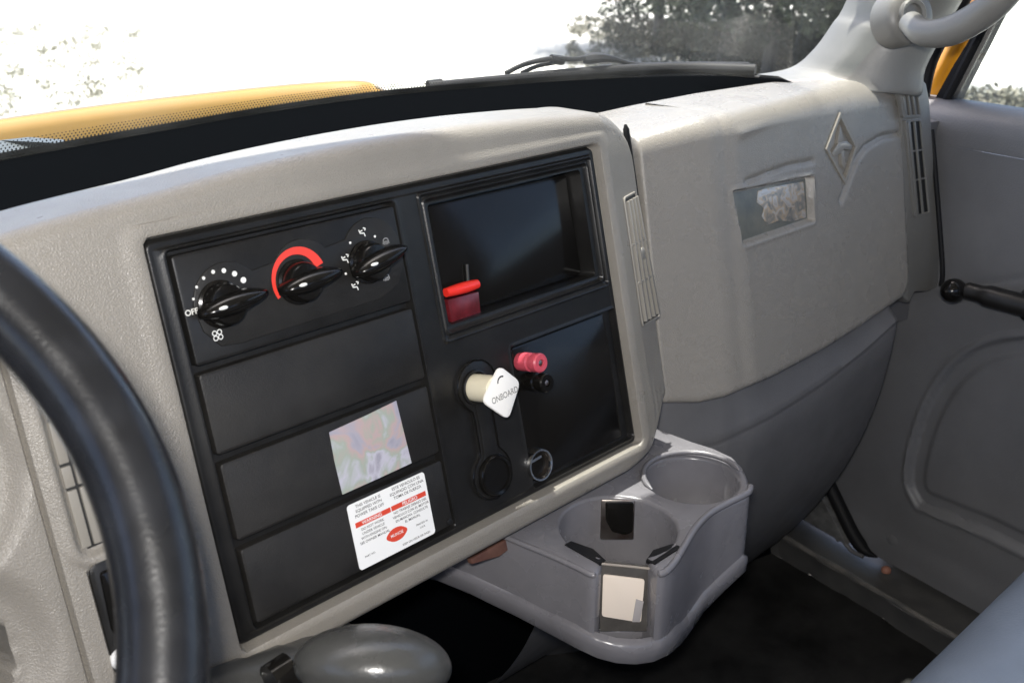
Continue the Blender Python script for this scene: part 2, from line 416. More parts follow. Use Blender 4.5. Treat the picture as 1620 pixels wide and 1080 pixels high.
# ================================================================== BLACK CENTRE FASCIA
fas = root('centre_fascia', PF(.237, .155, -.004), 'black satin fascia set in the tan dashboard with storage cubby and blank panels', 'fascia')
REC = (.0150, .0108, .2192, .3000)
CUBO = (.2440, .0100, .4652, .1395); CUBI = (.2565, .0208, .4525, .1270); CUBM = (.2505, .0155, .4590, .1330)
LOW = (.3175, .1630, .4685, .3020)
def fas_n(u, v):
    n = 0.0
    d = sd_rr(u, v, (0.0005, .0005, BW - .0005, BH - .0005), .008); n -= .006 * sst(-.0035, 0, d); n -= .0012 * sst(-.0090, -.0078, d) 
    d = sd_rr(u, v, REC, .005); n -= .008 * (1 - sst(-.002, 0, d)); n += .0010 * (1 - sst(.0003, .002, abs(d - .001)))
    d = sd_rr(u, v, CUBO, .004); n += .0018 * (1 - sst(.0008, .0022, abs(d + .001))); n -= .0015 * (1 - sst(-.003, -.001, d))
    d = sd_rr(u, v, CUBM, .004); n += .0015 * (1 - sst(.0006, .0020, abs(d))) ; n -= .003 * (1 - sst(-.003, 0, d))
    d = sd_rr(u, v, CUBI, .005); n -= .022 * (1 - sst(-.0018, 0, d))
    d = sd_rr(u, v, LOW, .005); n -= .006 * (1 - sst(-.002, 0, d)); n += .001 * (1 - sst(.0002, .002, abs(d)))
    return n
fu = lines(0, BW, .0028, (.0045, REC[0], REC[2], CUBO[0], CUBO[2], CUBM[0], CUBM[2], CUBI[0], CUBI[2], LOW[0], LOW[2], BW - .004), .0010)
fv = lines(0, BH, .0028, (.0045, REC[1], REC[3], CUBO[1], CUBO[3], CUBM[1], CUBM[3], CUBI[1], CUBI[3], LOW[1], LOW[3], BH - .004), .0010)
mk('bezel', hfield(PF, fu, fv, lambda u, v: fas_n(u, v) - .001), BLK, fas, smooth=50)
mk('cubby_back', plate(PF, rrect(CUBI[0] + .003, CUBI[1] + .003, CUBI[2] - .003, CUBI[3] - .003, .004), -.030, -.0215, .0005), GLOSS, fas)
for (v0, v1, lab) in ((.1010, .1625, None), (.1690, .2295, 'blank black panel carrying the faded foil sticker'), (.2362, .2965, 'blank black panel carrying the white warning label')):
    o = mk('blank_panel', plate(PF, rrect(.0180, v0, .2165, v1, .003), -.009, .0005, .0022), BLK2, fas)
    if lab: o['label'] = lab
mk('pocket_panel', plate(PF, rrect(LOW[0] + .004, LOW[1] + .003, LOW[2] - .014, LOW[3] - .005, .004), -.009, -.004, .0015), GLOSS, fas)
mk('corner_screw', lathe(PF, .2125, .2925, [(.0032, -.001), (.0032, .0012), (.002, .0018)], 14), BLK, fas)

# stickers
def label_part(name, poly, m, parent, n0=.0006, n1=.0010): return mk(name, plate(PF, poly, n0, n1, 0), m, parent, smooth=0)
st = root('foil_sticker', PF(.148, .2, .001), 'faded iridescent foil sticker on the blank panel above the white label', 'sticker')
label_part('foil', [(.1128, .1760), (.1500, .1740), (.1815, .1716), (.1830, .2000), (.1846, .2276), (.1500, .2282), (.1128, .2284), (.1120, .2000)], HOLO, st)
lb = root('warning_label', PF(.1545, .267, .001), 'white bilingual warning label with red bars and red oval badge', 'label')
LU0, LV0, LU1, LV1 = .1140, .2390, .1952, .2952
label_part('paper', rrect(LU0, LV0, LU1, LV1, .003), WHITE, lb)
label_part('red_bar', [(LU0 + .0045, .2555), (LU0 + .0405, .2555), (LU0 + .0405, .2598), (LU0 + .0045, .2598)], LRED, lb, .0010, .0012)
label_part('red_bar', [(LU0 + .0415, .2555), (LU1 - .0025, .2555), (LU1 - .0025, .2598), (LU0 + .0415, .2598)], LRED, lb, .0010, .0012)
ov = [(.1560 + .0105 * cos(a) * (1 + .06 * cos(4 * a)), .2800 + .0058 * sin(a)) for a in np.linspace(0, 2 * pi, 33)[:-1]]
label_part('red_badge', ov, LRED, lb, .0010, .0012)
text(PF, 'MUNCIE', .1560, .2800, .0013, .0036, WHITE, lb, 'badge_lettering', bold=.01)
tx = []
def tl(s, u, v, sz=.0031, sx=1.): tx.append(text(PF, s, u, v, .0013, sz, INK, None, None, sx=sx, bold=.006))
for i, s in enumerate(['THIS VEHICLE IS', 'EQUIPPED WITH', 'POWER TAKE OFF']): tl(s, .1345, .2425 + .0040 * i, .0036)
for i, s in enumerate(['ESTE VEHICULO ES', 'EQUIPADO CON UNA', 'TOMA DE FUERZA']): tl(s, .1745, .2420 + .0040 * i, .0036)
for i, s in enumerate(['DO NOT WORK', 'UNDER VEHICLE', 'WITH ENGINE ON.', 'SEE OWNER MANUAL']): tl(s, .1345, .2628 + .0037 * i, .0031)
for i, s in enumerate(['NO TRABAJE DEBAJO DEL', 'VEHICULO CON EL MOTOR', 'EN MARCHA. CONSULTE', 'EL MANUAL']): tl(s, .1745, .2622 + .0037 * i, .0031)
for i, s in enumerate(['PART NO.']): tl(s, .1265, .2860 + .0034 * i, .0024)
for i, s in enumerate(['PRINTED IN', 'U.S.A.']): tl(s, .1830, .2810 + .0034 * i, .0024)
tl('KEEP ON VISOR OR DASH', .1745, .2915, .0026)
tag(mk('small_print', join(*tx), INK, lb, smooth=0), kind='stuff')
w1 = text(PF, 'WARNING', .1350, .2577, .0014, .0042, WHITE, None, None, bold=.01); w2 = text(PF, 'PELIGRO', .1750, .2577, .0014, .0042, WHITE, None, None, bold=.01)
mk('bar_lettering', w1, WHITE, lb, smooth=0); mk('bar_lettering', w2, WHITE, lb, smooth=0)

# ------------------------------------------------------------------ climate control
cc = root('climate_control', PF(.117, .056, .001), 'black heater control panel with three dials at the top left of the fascia', 'heater control')
CCN = .0
mk('control_plate', plate(PF, rrect(.0183, .0150, .2172, .0955, .003), -.009, CCN + .0005, .002), BLK, cc)
KN = [(.0545, .0555), (.1205, .0520), (.1870, .0480)]
def lobes():
    P = []
    for (cu, cv), (a0, a1) in zip(KN, ((180, 322), (214, 322), (214, 360))):
        for k in range(19):
            a = radians(a0 + (a1 - a0) * k / 18); P.append((cu + .0285 * cos(a), cv + .0285 * sin(a)))
    P += [(.2145, .0640), (.2060, .0780), (.1870, .0860), (.0560, .0880), (.0400, .0860), (.0290, .0720)]
    return [(min(.2150, max(.0225, a)), max(.0170, b)) for a, b in P]
mk('dial_field', plate(PF, lobes(), 0, CCN + .0018, .0010), BLK2, cc)
NF = CCN + .0019
def kp(px, py): return P_(px, py, NF)
dots = []
for (px, py, r) in ((306, 473, .0011), (311, 454, .0012), (322, 440, .0014), (337, 430, .0017), (354, 428, .0021), (371, 433, .0024), (385, 443, .0027)):
    u, v = kp(px, py); dots.append(plate(PF, circle(u, v, r * .82, 14), NF - .0002, NF + .0002, 0))
mk('fan_speed_dots', join(*dots), WMK, cc, smooth=0)
o_u, o_v = kp(303, 494); text(PF, 'OFF', o_u, o_v, NF + .0002, .0058, WMK, cc, 'off_lettering', bold=.01)
def ring(cu, cv, r0, r1, n, a0=0, a1=360, k=20):
    V = []; Fc = []
    for i in range(k + 1):
        t = i / k; a = radians(a0 + (a1 - a0) * t)
        q0 = r0(t) if callable(r0) else r0; q1 = r1(t) if callable(r1) else r1
        V += [PF(cu + q0 * cos(a), cv + q0 * sin(a), n), PF(cu + q1 * cos(a), cv + q1 * sin(a), n)]
    for i in range(k): Fc.append([2 * i, 2 * i + 1, 2 * i + 3, 2 * i + 2])
    return V, Fc
fu_, fv_ = kp(344, 530); R4 = [ring(fu_ + dx, fv_ + dy, .0014, .0020, NF + .0002, k=14) for dx, dy in ((-.0019, -.0018), (.0020, -.0019), (-.0018, .0019), (.0021, .0018))]
mk('fan_symbol', join(*R4), WMK, cc, smooth=0)
mk('heat_arc', ring(*kp(474, 441), lambda t: .0216 - .0052 * t ** 1.4, lambda t: .0243 + .0002 * t, NF + .0003, 154, 342, 40), RED, cc, smooth=0)
# the little figures and vents round the right hand dial
icons = []; gi = []
def glyph(px, py, pts, lst, s=1.0, w=.0009):
    u, v = kp(px, py)
    for seg in pts:
        for (a, b), (c, d) in zip(seg, seg[1:]):
            dx, dy = c - a, d - b; L = hypot(dx, dy) + 1e-9; nx, ny = -dy / L * w / 2, dx / L * w / 2
            q = [(u + a * s + nx, v + b * s + ny), (u + c * s + nx, v + d * s + ny), (u + c * s - nx, v + d * s - ny), (u + a * s - nx, v + b * s - ny)]
            lst.append(([PF(x, y, NF + .0002) for x, y in q], [[0, 1, 2, 3]]))
m_ = .001
person = [[(-2.6 * m_, -2.4 * m_), (-2.0 * m_, .2 * m_), (1.4 * m_, .6 * m_), (1.8 * m_, 3 * m_)], [(-2.4 * m_, -.8 * m_), (.4 * m_, -1.6 * m_)], [(1.2 * m_, -3 * m_), (3.2 * m_, -2.4 * m_)], [(3.2 * m_, -2.4 * m_), (2.2 * m_, -1 * m_)]]
for px, py in ((573, 368), (546, 410), (562, 453)): glyph(px, py, person, icons, 1.15)
defr = [[(-3 * m_, 2 * m_), (-2 * m_, -2 * m_), (0, -2.8 * m_), (2.4 * m_, -2 * m_), (3 * m_, 2 * m_)], [(-1.5 * m_, 2.6 * m_), (-1 * m_, -.5 * m_)], [(0, 2.6 * m_), (.2 * m_, -.5 * m_)], [(1.5 * m_, 2.6 * m_), (1.4 * m_, -.5 * m_)]]
for px, py in ((610, 382), (611, 439)): glyph(px, py, defr, gi, 1.0)
for px, py in ((554, 384), (593, 374), (547, 433)):
    u, v = kp(px, py); icons.append(plate(PF, circle(u, v, .0010, 10), NF - .0002, NF + .0002, 0))
mk('airflow_symbols', join(*icons), WMK, cc, smooth=0)
for q_ in range(2): mk('defrost_symbol', join(*gi[q_ * 7:(q_ + 1) * 7]), GMK, cc, smooth=0)
def knob(cu, cv, i):
    cu += (-.0085, -.008, -.008)[i]; cv += (.0005, .003, .006)[i]
    k = mk('knob', lathe(PF, cu, cv, [(.0175, NF), (.0175, NF + .002), (.0155, NF + .003), (.0150, NF + .012), (.0135, NF + .0145), (.006, NF + .0150)], 36), GLOSS, cc)
    k['label'] = ['heater dial at the fan speed dots', 'heater dial inside the red temperature arc', 'heater dial among the airflow symbols'][i]
    ang = radians((5, 5, 12)[i]); rows = []
    n0, n1 = NF + .009, NF + .0265
    for t in np.linspace(0, 1, 15):
        x = -.0235 + .0530 * t
        w = .0088 * (sin(pi * min(1, (t * .93 + .035))) ** .55) * (1 - .15 * t); hgt = (n1 - n0) * (.55 + .45 * sin(pi * t) ** .6)
        row = []
        for (a, b) in ((-1, 0), (-.95, .45), (-.6, .85), (-.2, 1), (.2, 1), (.6, .85), (.95, .45), (1, 0)):
            uu, vv = x, a * w; row.append(PF(cu + uu * cos(ang) + vv * sin(ang), cv - uu * sin(ang) + vv * cos(ang), n0 + b * hgt))
        rows.append(row)
    V, Fc = grid(rows); Fc = Fc + [[7 - j for j in range(8)], [14 * 8 + j for j in range(8)]]
    g = mk('grip', (V, Fc), GLOSS, k, smooth=60)
    mk('pointer_mark', ellipsoid(PF(cu - .0105, cv - .0002, n1 - .0016), [PF.U * .0040, PF.V * .0013, PF.N * .0009], 12, 6), WMK, k)
for i, (cu, cv) in enumerate(KN): knob(cu, cv, i)

# ------------------------------------------------------------------ socket with flip cap, tag, posts
c1u, c1v, c2u, c2v = .2700, .1850, .2690, .2690
def keyhole(r1, r2, neck):
    vs = np.linspace(c1v - r1, c2v + r2, 61); Lf, Rg = [], []
    for v in vs:
        w1 = sqrt(max(0, r1 * r1 - (v - c1v) ** 2)); w2 = sqrt(max(0, r2 * r2 - (v - c2v) ** 2))
        w = (w1 ** 4 + w2 ** 4 + (neck if c1v < v < c2v else 0) ** 4) ** .25
        t = min(1, max(0, (v - c1v) / (c2v - c1v))); c = c1u + (c2u - c1u) * t + .004 * sin(pi * t) * .3
        Lf.append((c - w, v)); Rg.append((c + w, v))
    return Rg + Lf[::-1][1:-1]
sc = root('power_socket', PF(.2695, .225, 0), 'round power socket with its black flip cap hanging below, left of the pocket', 'power socket')
mk('surround', plate(PF, keyhole(.0235, .0235, .0120), -.002, .0022, .0018), BLK, sc)
kh = [PF(a, b, .0022) for a, b in inset(keyhole(.0235, .0235, .0120), .0008)]
mk('surround_rim', tube(kh, .0009, 6, closed=True, upv=PF.N), GLOSS, sc)
mk('cap_strap', plate(PF, keyhole(.0150, .0195, .0080)[8:-8], .001, .0040, .0012), BLK, sc)
mk('flip_cap', lathe(PF, c2u, c2v, [(.0190, .002), (.0190, .0075), (.0178, .0092), (.0150, .0085), (.0148, .0070), (.003, .0068)], 36), GLOSS, sc)
mk('socket_ring', lathe(PF, c1u - .0035, c1v + .001, [(.0158, .002), (.0158, .0055), (.0145, .0062), (.0132, .0050), (.0130, -.010), (.002, -.010)], 32), BLK, sc)
tg = root('diamond_tag_plug', PF(.27, .186, .02), 'cream power plug in the socket wearing a white diamond tag lettered ONBOARD', 'plug')
mk('plug_body', lathe(PF, c1u - .0035, c1v + .001, [(.0122, -.008), (.0122, .0300), (.0108, .0315), (.0105, .0335), (.0118, .0350), (.0115, .0370)], 32), CREAM, tg)
TN = .038
tp = [P_(px, py, TN) for px, py in ((791, 578), (824, 604), (805, 664), (764, 636))]
def roundpoly(P, r, k=5):
    out = []; n = len(P)
    for i in range(n):
        a, b, c = np.array(P[i - 1]), np.array(P[i]), np.array(P[(i + 1) % n])
        d1 = (a - b) / np.linalg.norm(a - b); d2 = (c - b) / np.linalg.norm(c - b)
        p0, p1 = b + d1 * r, b + d2 * r
        for j in range(k + 1):
            t = j / k; out.append(tuple((1 - t) ** 2 * p0 + 2 * t * (1 - t) * b + t * t * p1))
    return out
mk('tag', plate(PF, roundpoly(tp, .007), TN - .0025, TN, .0007), TAGW, tg)
tc_ = np.mean(tp, 0); e = np.array(P_(822, 612, TN)) - np.array(P_(775, 636, TN)); ta = atan2(e[1], e[0])
text(PF, 'ONBOARD', tc_[0] + .0012, tc_[1] + .0030, TN + .0002, .0078, mat('tag_ink', (.12, .12, .11), .6), tg, 'tag_lettering', ang=ta, sx=.82)
mk('tag_arc', ring(*P_(794, 604, TN), .0042, .0056, TN + .0002, 180, 300, 10), INK, tg, smooth=0)
def post(px, py, m, lab):
    u, v = P_(px, py, .0); r = root('binding_post', PF(u, v, -.004), lab, 'terminal post')
    mk('post_cap', lathe(PF, u, v, [(.0085, -.004), (.0088, .0), (.0088, .010), (.0072, .011), (.0072, .014), (.0090, .015), (.0090, .022), (.0078, .0235), (.0035, .0235), (.0030, .018)], 20), m, r)
    mk('post_pin', lathe(PF, u, v, [(.0026, .017), (.0026, .0225), (.0012, .0232)], 12), SATM, r)
post(828, 572, PINK, 'faded red terminal post at the top corner of the black pocket')
post(838, 603, GLOSS, 'black terminal post just below the red one')
lt = root('round_lighter_socket', PF(.331, .282, 0), 'round socket with a bright metal rim at the lower left of the pocket', 'lighter socket')
LU, LV = P_(855, 735, .002)
mk('rim', lathe(PF, LU, LV, [(.0150, -.004), (.0158, .001), (.0150, .0035), (.0135, .0035), (.0125, .0010), (.0122, -.008)], 36, False, False), CHROME, lt)
mk('well', lathe(PF, LU, LV, [(.0124, .0005), (.0120, -.004), (.003, -.0045)], 32, False), SATM, lt)
mk('element_slot', plate(PF, [(LU - .007, LV - .006), (LU + .007, LV - .007), (LU + .007, LV - .0045), (LU - .007, LV - .0035)], -.004, -.002, 0), CHROME, lt)

# things lying in the cubby
rc = root('red_tool', PF(.27, .115, -.02), 'red plastic handled tool with grey shaft at the lower left of the cubby', 'tool')
a = [PF(*P_(705, 463, -.010), -.010), PF(*P_(730, 456, -.010), -.010), PF(*P_(755, 449, -.010), -.010)]
mk('handle_bar', tube(smoothpath(a, 4), [.0040, .0045, .0048, .0050, .0052, .0052, .0050, .0048, .0042], 12), REDP, rc)
q = [P_(708, 474, -.012), P_(758, 461, -.012), P_(762, 500, -.012), P_(716, 515, -.012)]
mk('bar_reflection', plate(PF, q, -.024, -.012, .0015), MAR, rc)  # dark red block modelled in place of the bar's reflection below it
mk('shaft', tube(smoothpath([PF(*P_(741, 450, -.018), -.018), PF(*P_(739, 418, -.018), -.018)], 4), .0014, 8), mat('grey_shaft', (.025, .025, .025), .5), rc)

# flank vent: frame and slats on the bevelled side of the hood
def flk(u, v, n=0): return PF(u, v, n_base(u) + n)
fvv = root('side_vent', flk(.52, .12, .002), 'narrow slatted tan vent on the right flank of the centre dash', 'air vent')
# find flank coordinates from the picture
def flank_uv(px, py):
    FF = Frame(PF(.495, 0, n_base(.495)), PF(.53, 0, n_base(.53)) - PF(.495, 0, n_base(.495)), PF.V); return FF, FF.uv(px, py)
FF, _ = flank_uv(0, 0)
vq = [FF.uv(*q) for q in ((986, 314), (1004, 304), (1042, 500), (1016, 516))]
# frame
ve = roundpoly(vq, .004, 3)
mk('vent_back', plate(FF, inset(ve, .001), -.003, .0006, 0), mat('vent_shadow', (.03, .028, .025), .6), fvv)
def strip(fr, p0, p1, w, n0, n1, k=None):
    d = np.array(p1) - np.array(p0); d = d / np.linalg.norm(d); nx = np.array([-d[1], d[0]]) * w / 2
    return plate(fr, [tuple(p0 + nx), tuple(p1 + nx), tuple(p1 - nx), tuple(p0 - nx)], n0, n1, min(.0006, w * .2))
TLv, TRv, BRv, BLv = [np.array(q) for q in vq]
for i in range(4):
    t = (i + .5) / 4; a = TLv + (TRv - TLv) * t; b = BLv + (BRv - BLv) * t
    mk('slat', strip(FF, a + (b - a) * .03, a + (b - a) * .97, .0037, .0004, .0046), GRILL, fvv)
loopf = ve + [ve[0]]
mk('vent_rim', tube([FF(a, b, .0006) for a, b in ve], .0014, 6, closed=True, upv=FF.N), GRILL, fvv)
for t in (.36, .66):
    mk('cross_bar', strip(FF, TLv + (BLv - TLv) * t, TRv + (BRv - TRv) * t, .0025, .0005, .0035), GRILL, fvv)
mc = (TLv + TRv + BRv + BLv) / 4
mk('thumb_tab', lathe(FF, mc[0] + .001, mc[1] - .006, [(.0065, .001), (.0065, .0044), (.005, .0050), (.002, .0050)], 24), GRILL, fvv)

# left vent behind the wheel + switch panel
lvn = root('wheel_side_vent', PF(-.076, .125, 0), 'tall tan vent with thin louvres behind the steering wheel rim', 'air vent')
for i in range(3):
    u = -.0895 + .0085 * i
    for (v0, v1) in ((.060, .100), (.1015, .131), (.1325, .1475), (.149, .190)):
        mk('louvre', plate(PF, rrect(u, v0, u + .0066, v1 - .0006, .0008, 2), -.004, .0015, .0008), GRILL, lvn)
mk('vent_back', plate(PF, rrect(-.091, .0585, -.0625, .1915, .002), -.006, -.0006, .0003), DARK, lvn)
sw = root('switch_plate', PF(-.075, .24, 0), 'black switch plate behind the lower steering wheel rim', 'switch plate')
mk('plate_body', plate(PF, rrect(SWITCH[0], SWITCH[1], SWITCH[2], SWITCH[3], .008), -.003, .0035, .0025), BLK, sw)
mk('rocker', plate(PF, roundpoly([(-.084, .208), (-.076, .208), (-.074, .232), (-.077, .244), (-.073, .258), (-.078, .264), (-.086, .25)], .003), .003, .0065, .0018), GLOSS, sw)
yu, yv = P_(195, 1040, .004)
mk('pull_knob', lathe(PF, yu, yv, [(.0085, .001), (.0085, .006), (.0070, .008), (.002, .008)], 24), WHITE, sw)
mk('knob_wedge', plate(PF, [(yu - .003, yv - .006), (yu + .005, yv - .005), (yu + .004, yv + .004)], .0078, .0095, .0004), mat('amber_print', (.8, .42, .02), .4), sw)
gg = root('gauge_cluster', PF(-.18, .16, -.03), 'black gauge opening with pale dial at the far left edge', 'gauge')
mk('dark_opening', lathe(PF, -.180, .235, [(.036, -.045), (.036, -.030), (.030, -.0285)], 32), DARK, gg)
mk('dial_face', lathe(PF, -.172, .122, [(.036, -.02), (.036, -.006), (.033, -.004)], 36), mat('cluster_lens', (.22, .23, .22), .2), gg)
mk('dial_centre', lathe(PF, -.1690, .126, [(.024, -.004), (.024, .000), (.021, .002)], 30), GAUGE, gg)

# ================================================================== PASSENGER SIDE MODULE
K = tan(radians(12))
def shoot(x, y, dx, dy, z, px):
    lo, hi = 0, 1.5
    for _ in range(40):
        m = (lo + hi) / 2
        if proj((x + dx * m, y + dy * m, z))[0] < px: lo = m
        else: hi = m
    return x + dx * lo, y + dy * lo
M0 = ray(1034, 440) * 1.15; ZR = float(M0[2]); M0 = (float(M0[0]), float(M0[1]))
M1 = shoot(M0[0], M0[1], .961, -.276, ZR, 1165)
M2 = shoot(M1[0], M1[1], .9945, .1045, ZR, 1432)
TILT_D = np.array([0.05, -.9987])
def mod_base(t):
    """plan point of the face, softly bent at the crease"""
    L1 = hypot(M1[0] - M0[0], M1[1] - M0[1]); L2 = hypot(M2[0] - M1[0], M2[1] - M1[1]); s = t * (L1 + L2)
    def raw(s):
        if s < L1: return np.array(M0) + (np.array(M1) - np.array(M0)) * s / L1
        return np.array(M1) + (np.array(M2) - np.array(M1)) * (s - L1) / L2
    r = .045
    if abs(s - L1) < r: return sum(raw(s + d) for d in np.linspace(-1, 1, 9) * (r - abs(s - L1))) / 9
    return raw(s)
LM1 = hypot(M1[0] - M0[0], M1[1] - M0[1]); LM2 = hypot(M2[0] - M1[0], M2[1] - M1[1]); TC = LM1 / (LM1 + LM2)
def mod_pt(t, z, out=0):
    b = mod_base(t); dz = z - ZR
    b = b + TILT_D * (-K * dz); nrm = np.array([.10 if t > TC else -.2, -.99])
    b = b + nrm * out
    return np.array([b[0], b[1], z])
pa = mod_pt(TC + .12, ZR); pb = mod_pt(.97, ZR); pc = mod_pt(.6, ZR - .2); pc2 = mod_pt(.6, ZR + .0)
MF = Frame(pa, pb - pa, pc - pc2)
MTOP = [(900, 190), (950, 178), (1000, 167), (1100, 148), (1200, 133), (1290, 122), (1340, 118), (1390, 121), (1415, 130), (1440, 150)]
MBOT = [(1000, 643), (1055, 641), (1110, 641), (1150, 632), (1225, 600), (1300, 560), (1370, 516), (1447, 462), (1470, 445)]
def mtop_prof(t, zt):
    r = .018 + .014 * t; fl_ = .085 * (1 - t) + .028; o = []
    if t > .9: k = (t - .9) / .1; zt = zt - .012 * k * k
    for k in range(8):
        a = radians(90) * k / 7; o.append((zt - r + r * sin(a), -r + r * cos(a)))
    z1, o1 = o[-1]
    o += [(z1 + .002, o1 - fl_ * .5), (z1 + .001, o1 - fl_), (z1 - .01, o1 - fl_ - .006), (z1 - .06, o1 - fl_ - .01)]
    return o
def solve_top(t):
    lo, hi = -.35, -.02
    for _ in range(36):
        m = (lo + hi) / 2; e = min(proj(mod_pt(t, z, o))[1] - interp(MTOP, proj(mod_pt(t, z, o))[0]) for z, o in mtop_prof(t, m))
        if e < 0: hi = m
        else: lo = m
    return m
def solve_bot(t):
    lo, hi = -.75, -.25
    for _ in range(36):
        m = (lo + hi) / 2; x, y = proj(mod_pt(t, m))
        if y > interp(MBOT, x): lo = m
        else: hi = m
    return m
pax = root('passenger_dash_panel', mod_pt(.5, ZR, -.05), 'worn tan passenger side dash panel with embossed diamond emblem, right of the centre dash', 'dash panel')
L_low = [MF.uv(*q) for q in ((1425, 211), (1395, 217), (1370, 232), (1356, 252), (1345, 280), (1331, 318))]
L_mid = [MF.uv(*q) for q in ((1182, 287), (1215, 274), (1250, 262), (1286, 255))]
L_up = [MF.uv(*q) for q in ((1172, 207), (1220, 183), (1290, 156), (1340, 148), (1400, 152))]
BAD = [MF.uv(*q) for q in ((1163, 303), (1285, 279), (1288, 350), (1178, 388))]
DIA = [MF.uv(*q) for q in ((1328, 180), (1354, 232), (1336, 290), (1306, 236))]
DIAo = inset(DIA, -.003)
def mod_out(P):
    d = np.array(P) - MF.O; u, v = float(d @ MF.U), float(d @ MF.V); o = 0
    if u < -.10: return 0
    d = seg_d(u, v, L_low); o -= .0045 * math.exp(-(d / .0035) ** 2)
    side = sst(0, .02, d)
    d = seg_d(u, v, L_mid); o -= .003 * math.exp(-(d / .003) ** 2)
    d = seg_d(u, v, L_up); o += .003 * math.exp(-(d / .008) ** 2)
    d = sd_poly(u, v, BAD); o -= .009 * (1 - sst(-.002, .001, d)); o += .0012 * math.exp(-((d - .003) / .002) ** 2)
    d = sd_poly(u, v, DIA); o -= .0035 * (1 - sst(-.002, .0015, d))
    return o
NT = 150; cols = []
for i in range(NT + 1):
    t = i / NT; zt = solve_top(t); zb = solve_bot(t)
    if t > .97: zb += .012 * ((t - .97) / .03) ** 2
    c = [mod_pt(t, zb + .002, -.08), mod_pt(t, zb, -.015)]
    for k in range(5):
        a = radians(90) * k / 4; c.append(mod_pt(t, zb + .010 - .010 * cos(a), -.010 + .010 * sin(a)))
    prof = mtop_prof(t, zt); z0, z1 = zb + .010, prof[0][0]
    for k in range(1, 131):
        z = z0 + (z1 - z0) * k / 130; p = mod_pt(t, z); c.append(mod_pt(t, z, mod_out(p)))
    c += [mod_pt(t, z, o) for z, o in prof[1:]]
    cols.append(c)
def shifted(c, v): return [p + np.array(v) for p in c]
e0 = cols[0]; e1 = cols[-1]
cols = [shifted(e0, (.006, .12, 0)), shifted(e0, (-.001, .012, 0)), shifted(e0, (-.002, .004, 0))] + cols + [shifted(e1, (.007, .004, -.001)), shifted(e1, (.011, .012, -.003)), shifted(e1, (.012, .07, -.004))]
mk('panel_body', grid(list(map(list, zip(*cols)))), MODM, pax, smooth=50)
bdg = mk('foil_badge', plate(MF, inset(BAD, .002), -.0100, -.0080, .0005), mat('badge_grey', (.09, .10, .095), .4, col2=(.17, .165, .14), vscale=30, bump=.2), pax)
mk('foil_patch', plate(MF, [MF.uv(*q) for q in ((1208, 302), (1216, 299), (1250, 292), (1279, 287), (1282, 320), (1283, 344), (1262, 350), (1240, 349), (1222, 356), (1214, 342), (1217, 330), (1206, 320))], -.0082, -.0072, .0003), BADGE, bdg)
# the diamond emblem, a raised rim with the road fork inside
em = mk('diamond_emblem', plate(MF, DIA, -.006, -.0032, .0005), MODM, pax)
def band(fr, P, w, n0, n1):
    out = []; Q = inset(P, w); n = len(P)
    V = []; Fc = []
    for pl, nn in ((P, n0), (P, n1 - .0006), (inset(P, .0006), n1), (inset(P, w - .0006), n1), (Q, n1 - .0006), (Q, n0)): V += [fr(u, v, nn) for u, v in pl]
    for r in range(5):
        for i in range(n): Fc.append([r * n + i, r * n + (i + 1) % n, (r + 1) * n + (i + 1) % n, (r + 1) * n + i])
    return V, Fc
mk('emblem_rim', band(MF, inset(DIA, -.001), .0042, -.003, .0022), GRILL, em)
dc = np.mean(DIA, 0); ud = np.array(DIA[1]) - np.array(DIA[3]); vd = np.array(DIA[2]) - np.array(DIA[0])
def dq(a, b): return tuple(dc + ud * a + vd * b)
mk('emblem_arm', plate(MF, [dq(-.36, .06), dq(-.10, -.09), dq(.16, -.10), dq(.34, -.03), dq(.30, .04), dq(.06, .02), dq(-.10, .08), dq(-.30, .12)], -.004, .0018, .0012), GRILL, em)
mk('emblem_stem', plate(MF, [dq(-.055, -.05), dq(.045, -.05), dq(.05, .30), dq(-.03, .24)], -.004, .0012, .0010), GRILL, em)
mk('emblem_peak', plate(MF, [dq(0, -.34), dq(.10, -.10), dq(-.14, -.06)], -.004, .0010, .0010), GRILL, em)
# seam line across the upper left of the module's top
# ------------------------------------------------------------------ lower knee panel
kn = root('knee_panel', (.95, .86, -.70), 'dark grey convex lower dash panel under the passenger side', 'lower dash panel')
cols = []
NK = 70
xs = [(.945 * i / NK) for i in range(NK + 1)]
for t in xs:
    zb = solve_bot(min(1, max(0, t))); 
    q = mod_pt(t, zb)
    bulge = .018 * sin(pi * min(1, .25 + .75 * (1 - t))) ** .7 + .004
    zc = zb - .030 - .038 * (1 - t)
    def kp_(z, o): return mod_pt(t, zb) * np.array([1, 1, 0]) + np.array([0, -o, z])
    c = [kp_(zb + .02, -.04), kp_(zb + .006, -.022), kp_(zb - .004, -.018)]
    for k in range(1, 7): a = k / 6; c.append(kp_(zb - .004 + (zc + .008 - zb + .004) * a, -.018 + bulge * a ** 1.2))
    for k in range(1, 6): a = radians(70) * k / 5; c.append(kp_(zc + .008 - .010 * sin(a) , -.018 + bulge + .010 * (1 - cos(a)) * .6 - .004 * (k / 5)))
    z1 = zc; o1 = c[-1]; yb = -(o1[1] - mod_pt(t, zb)[1])
    for k in range(1, 17):
        s_ = k / 16; z = z1 - .004 - (z1 + 1.02) * -0 - (1.02 + z1) * s_
        c.append(kp_(z, yb - .020 * s_ - .22 * s_ ** 2.1))
    cols.append(c)
e1 = cols[-1]; cols += [shifted(e1, (.006, .006, 0)), shifted(e1, (.008, .10, 0))]
e0 = cols[0]; cols = [shifted(e0, (-.14, .0, -.02)), shifted(e0, (-.07, 0, -.01))] + cols
mk('panel_shell', grid(list(map(list, zip(*cols)))), GREY, kn, smooth=55)

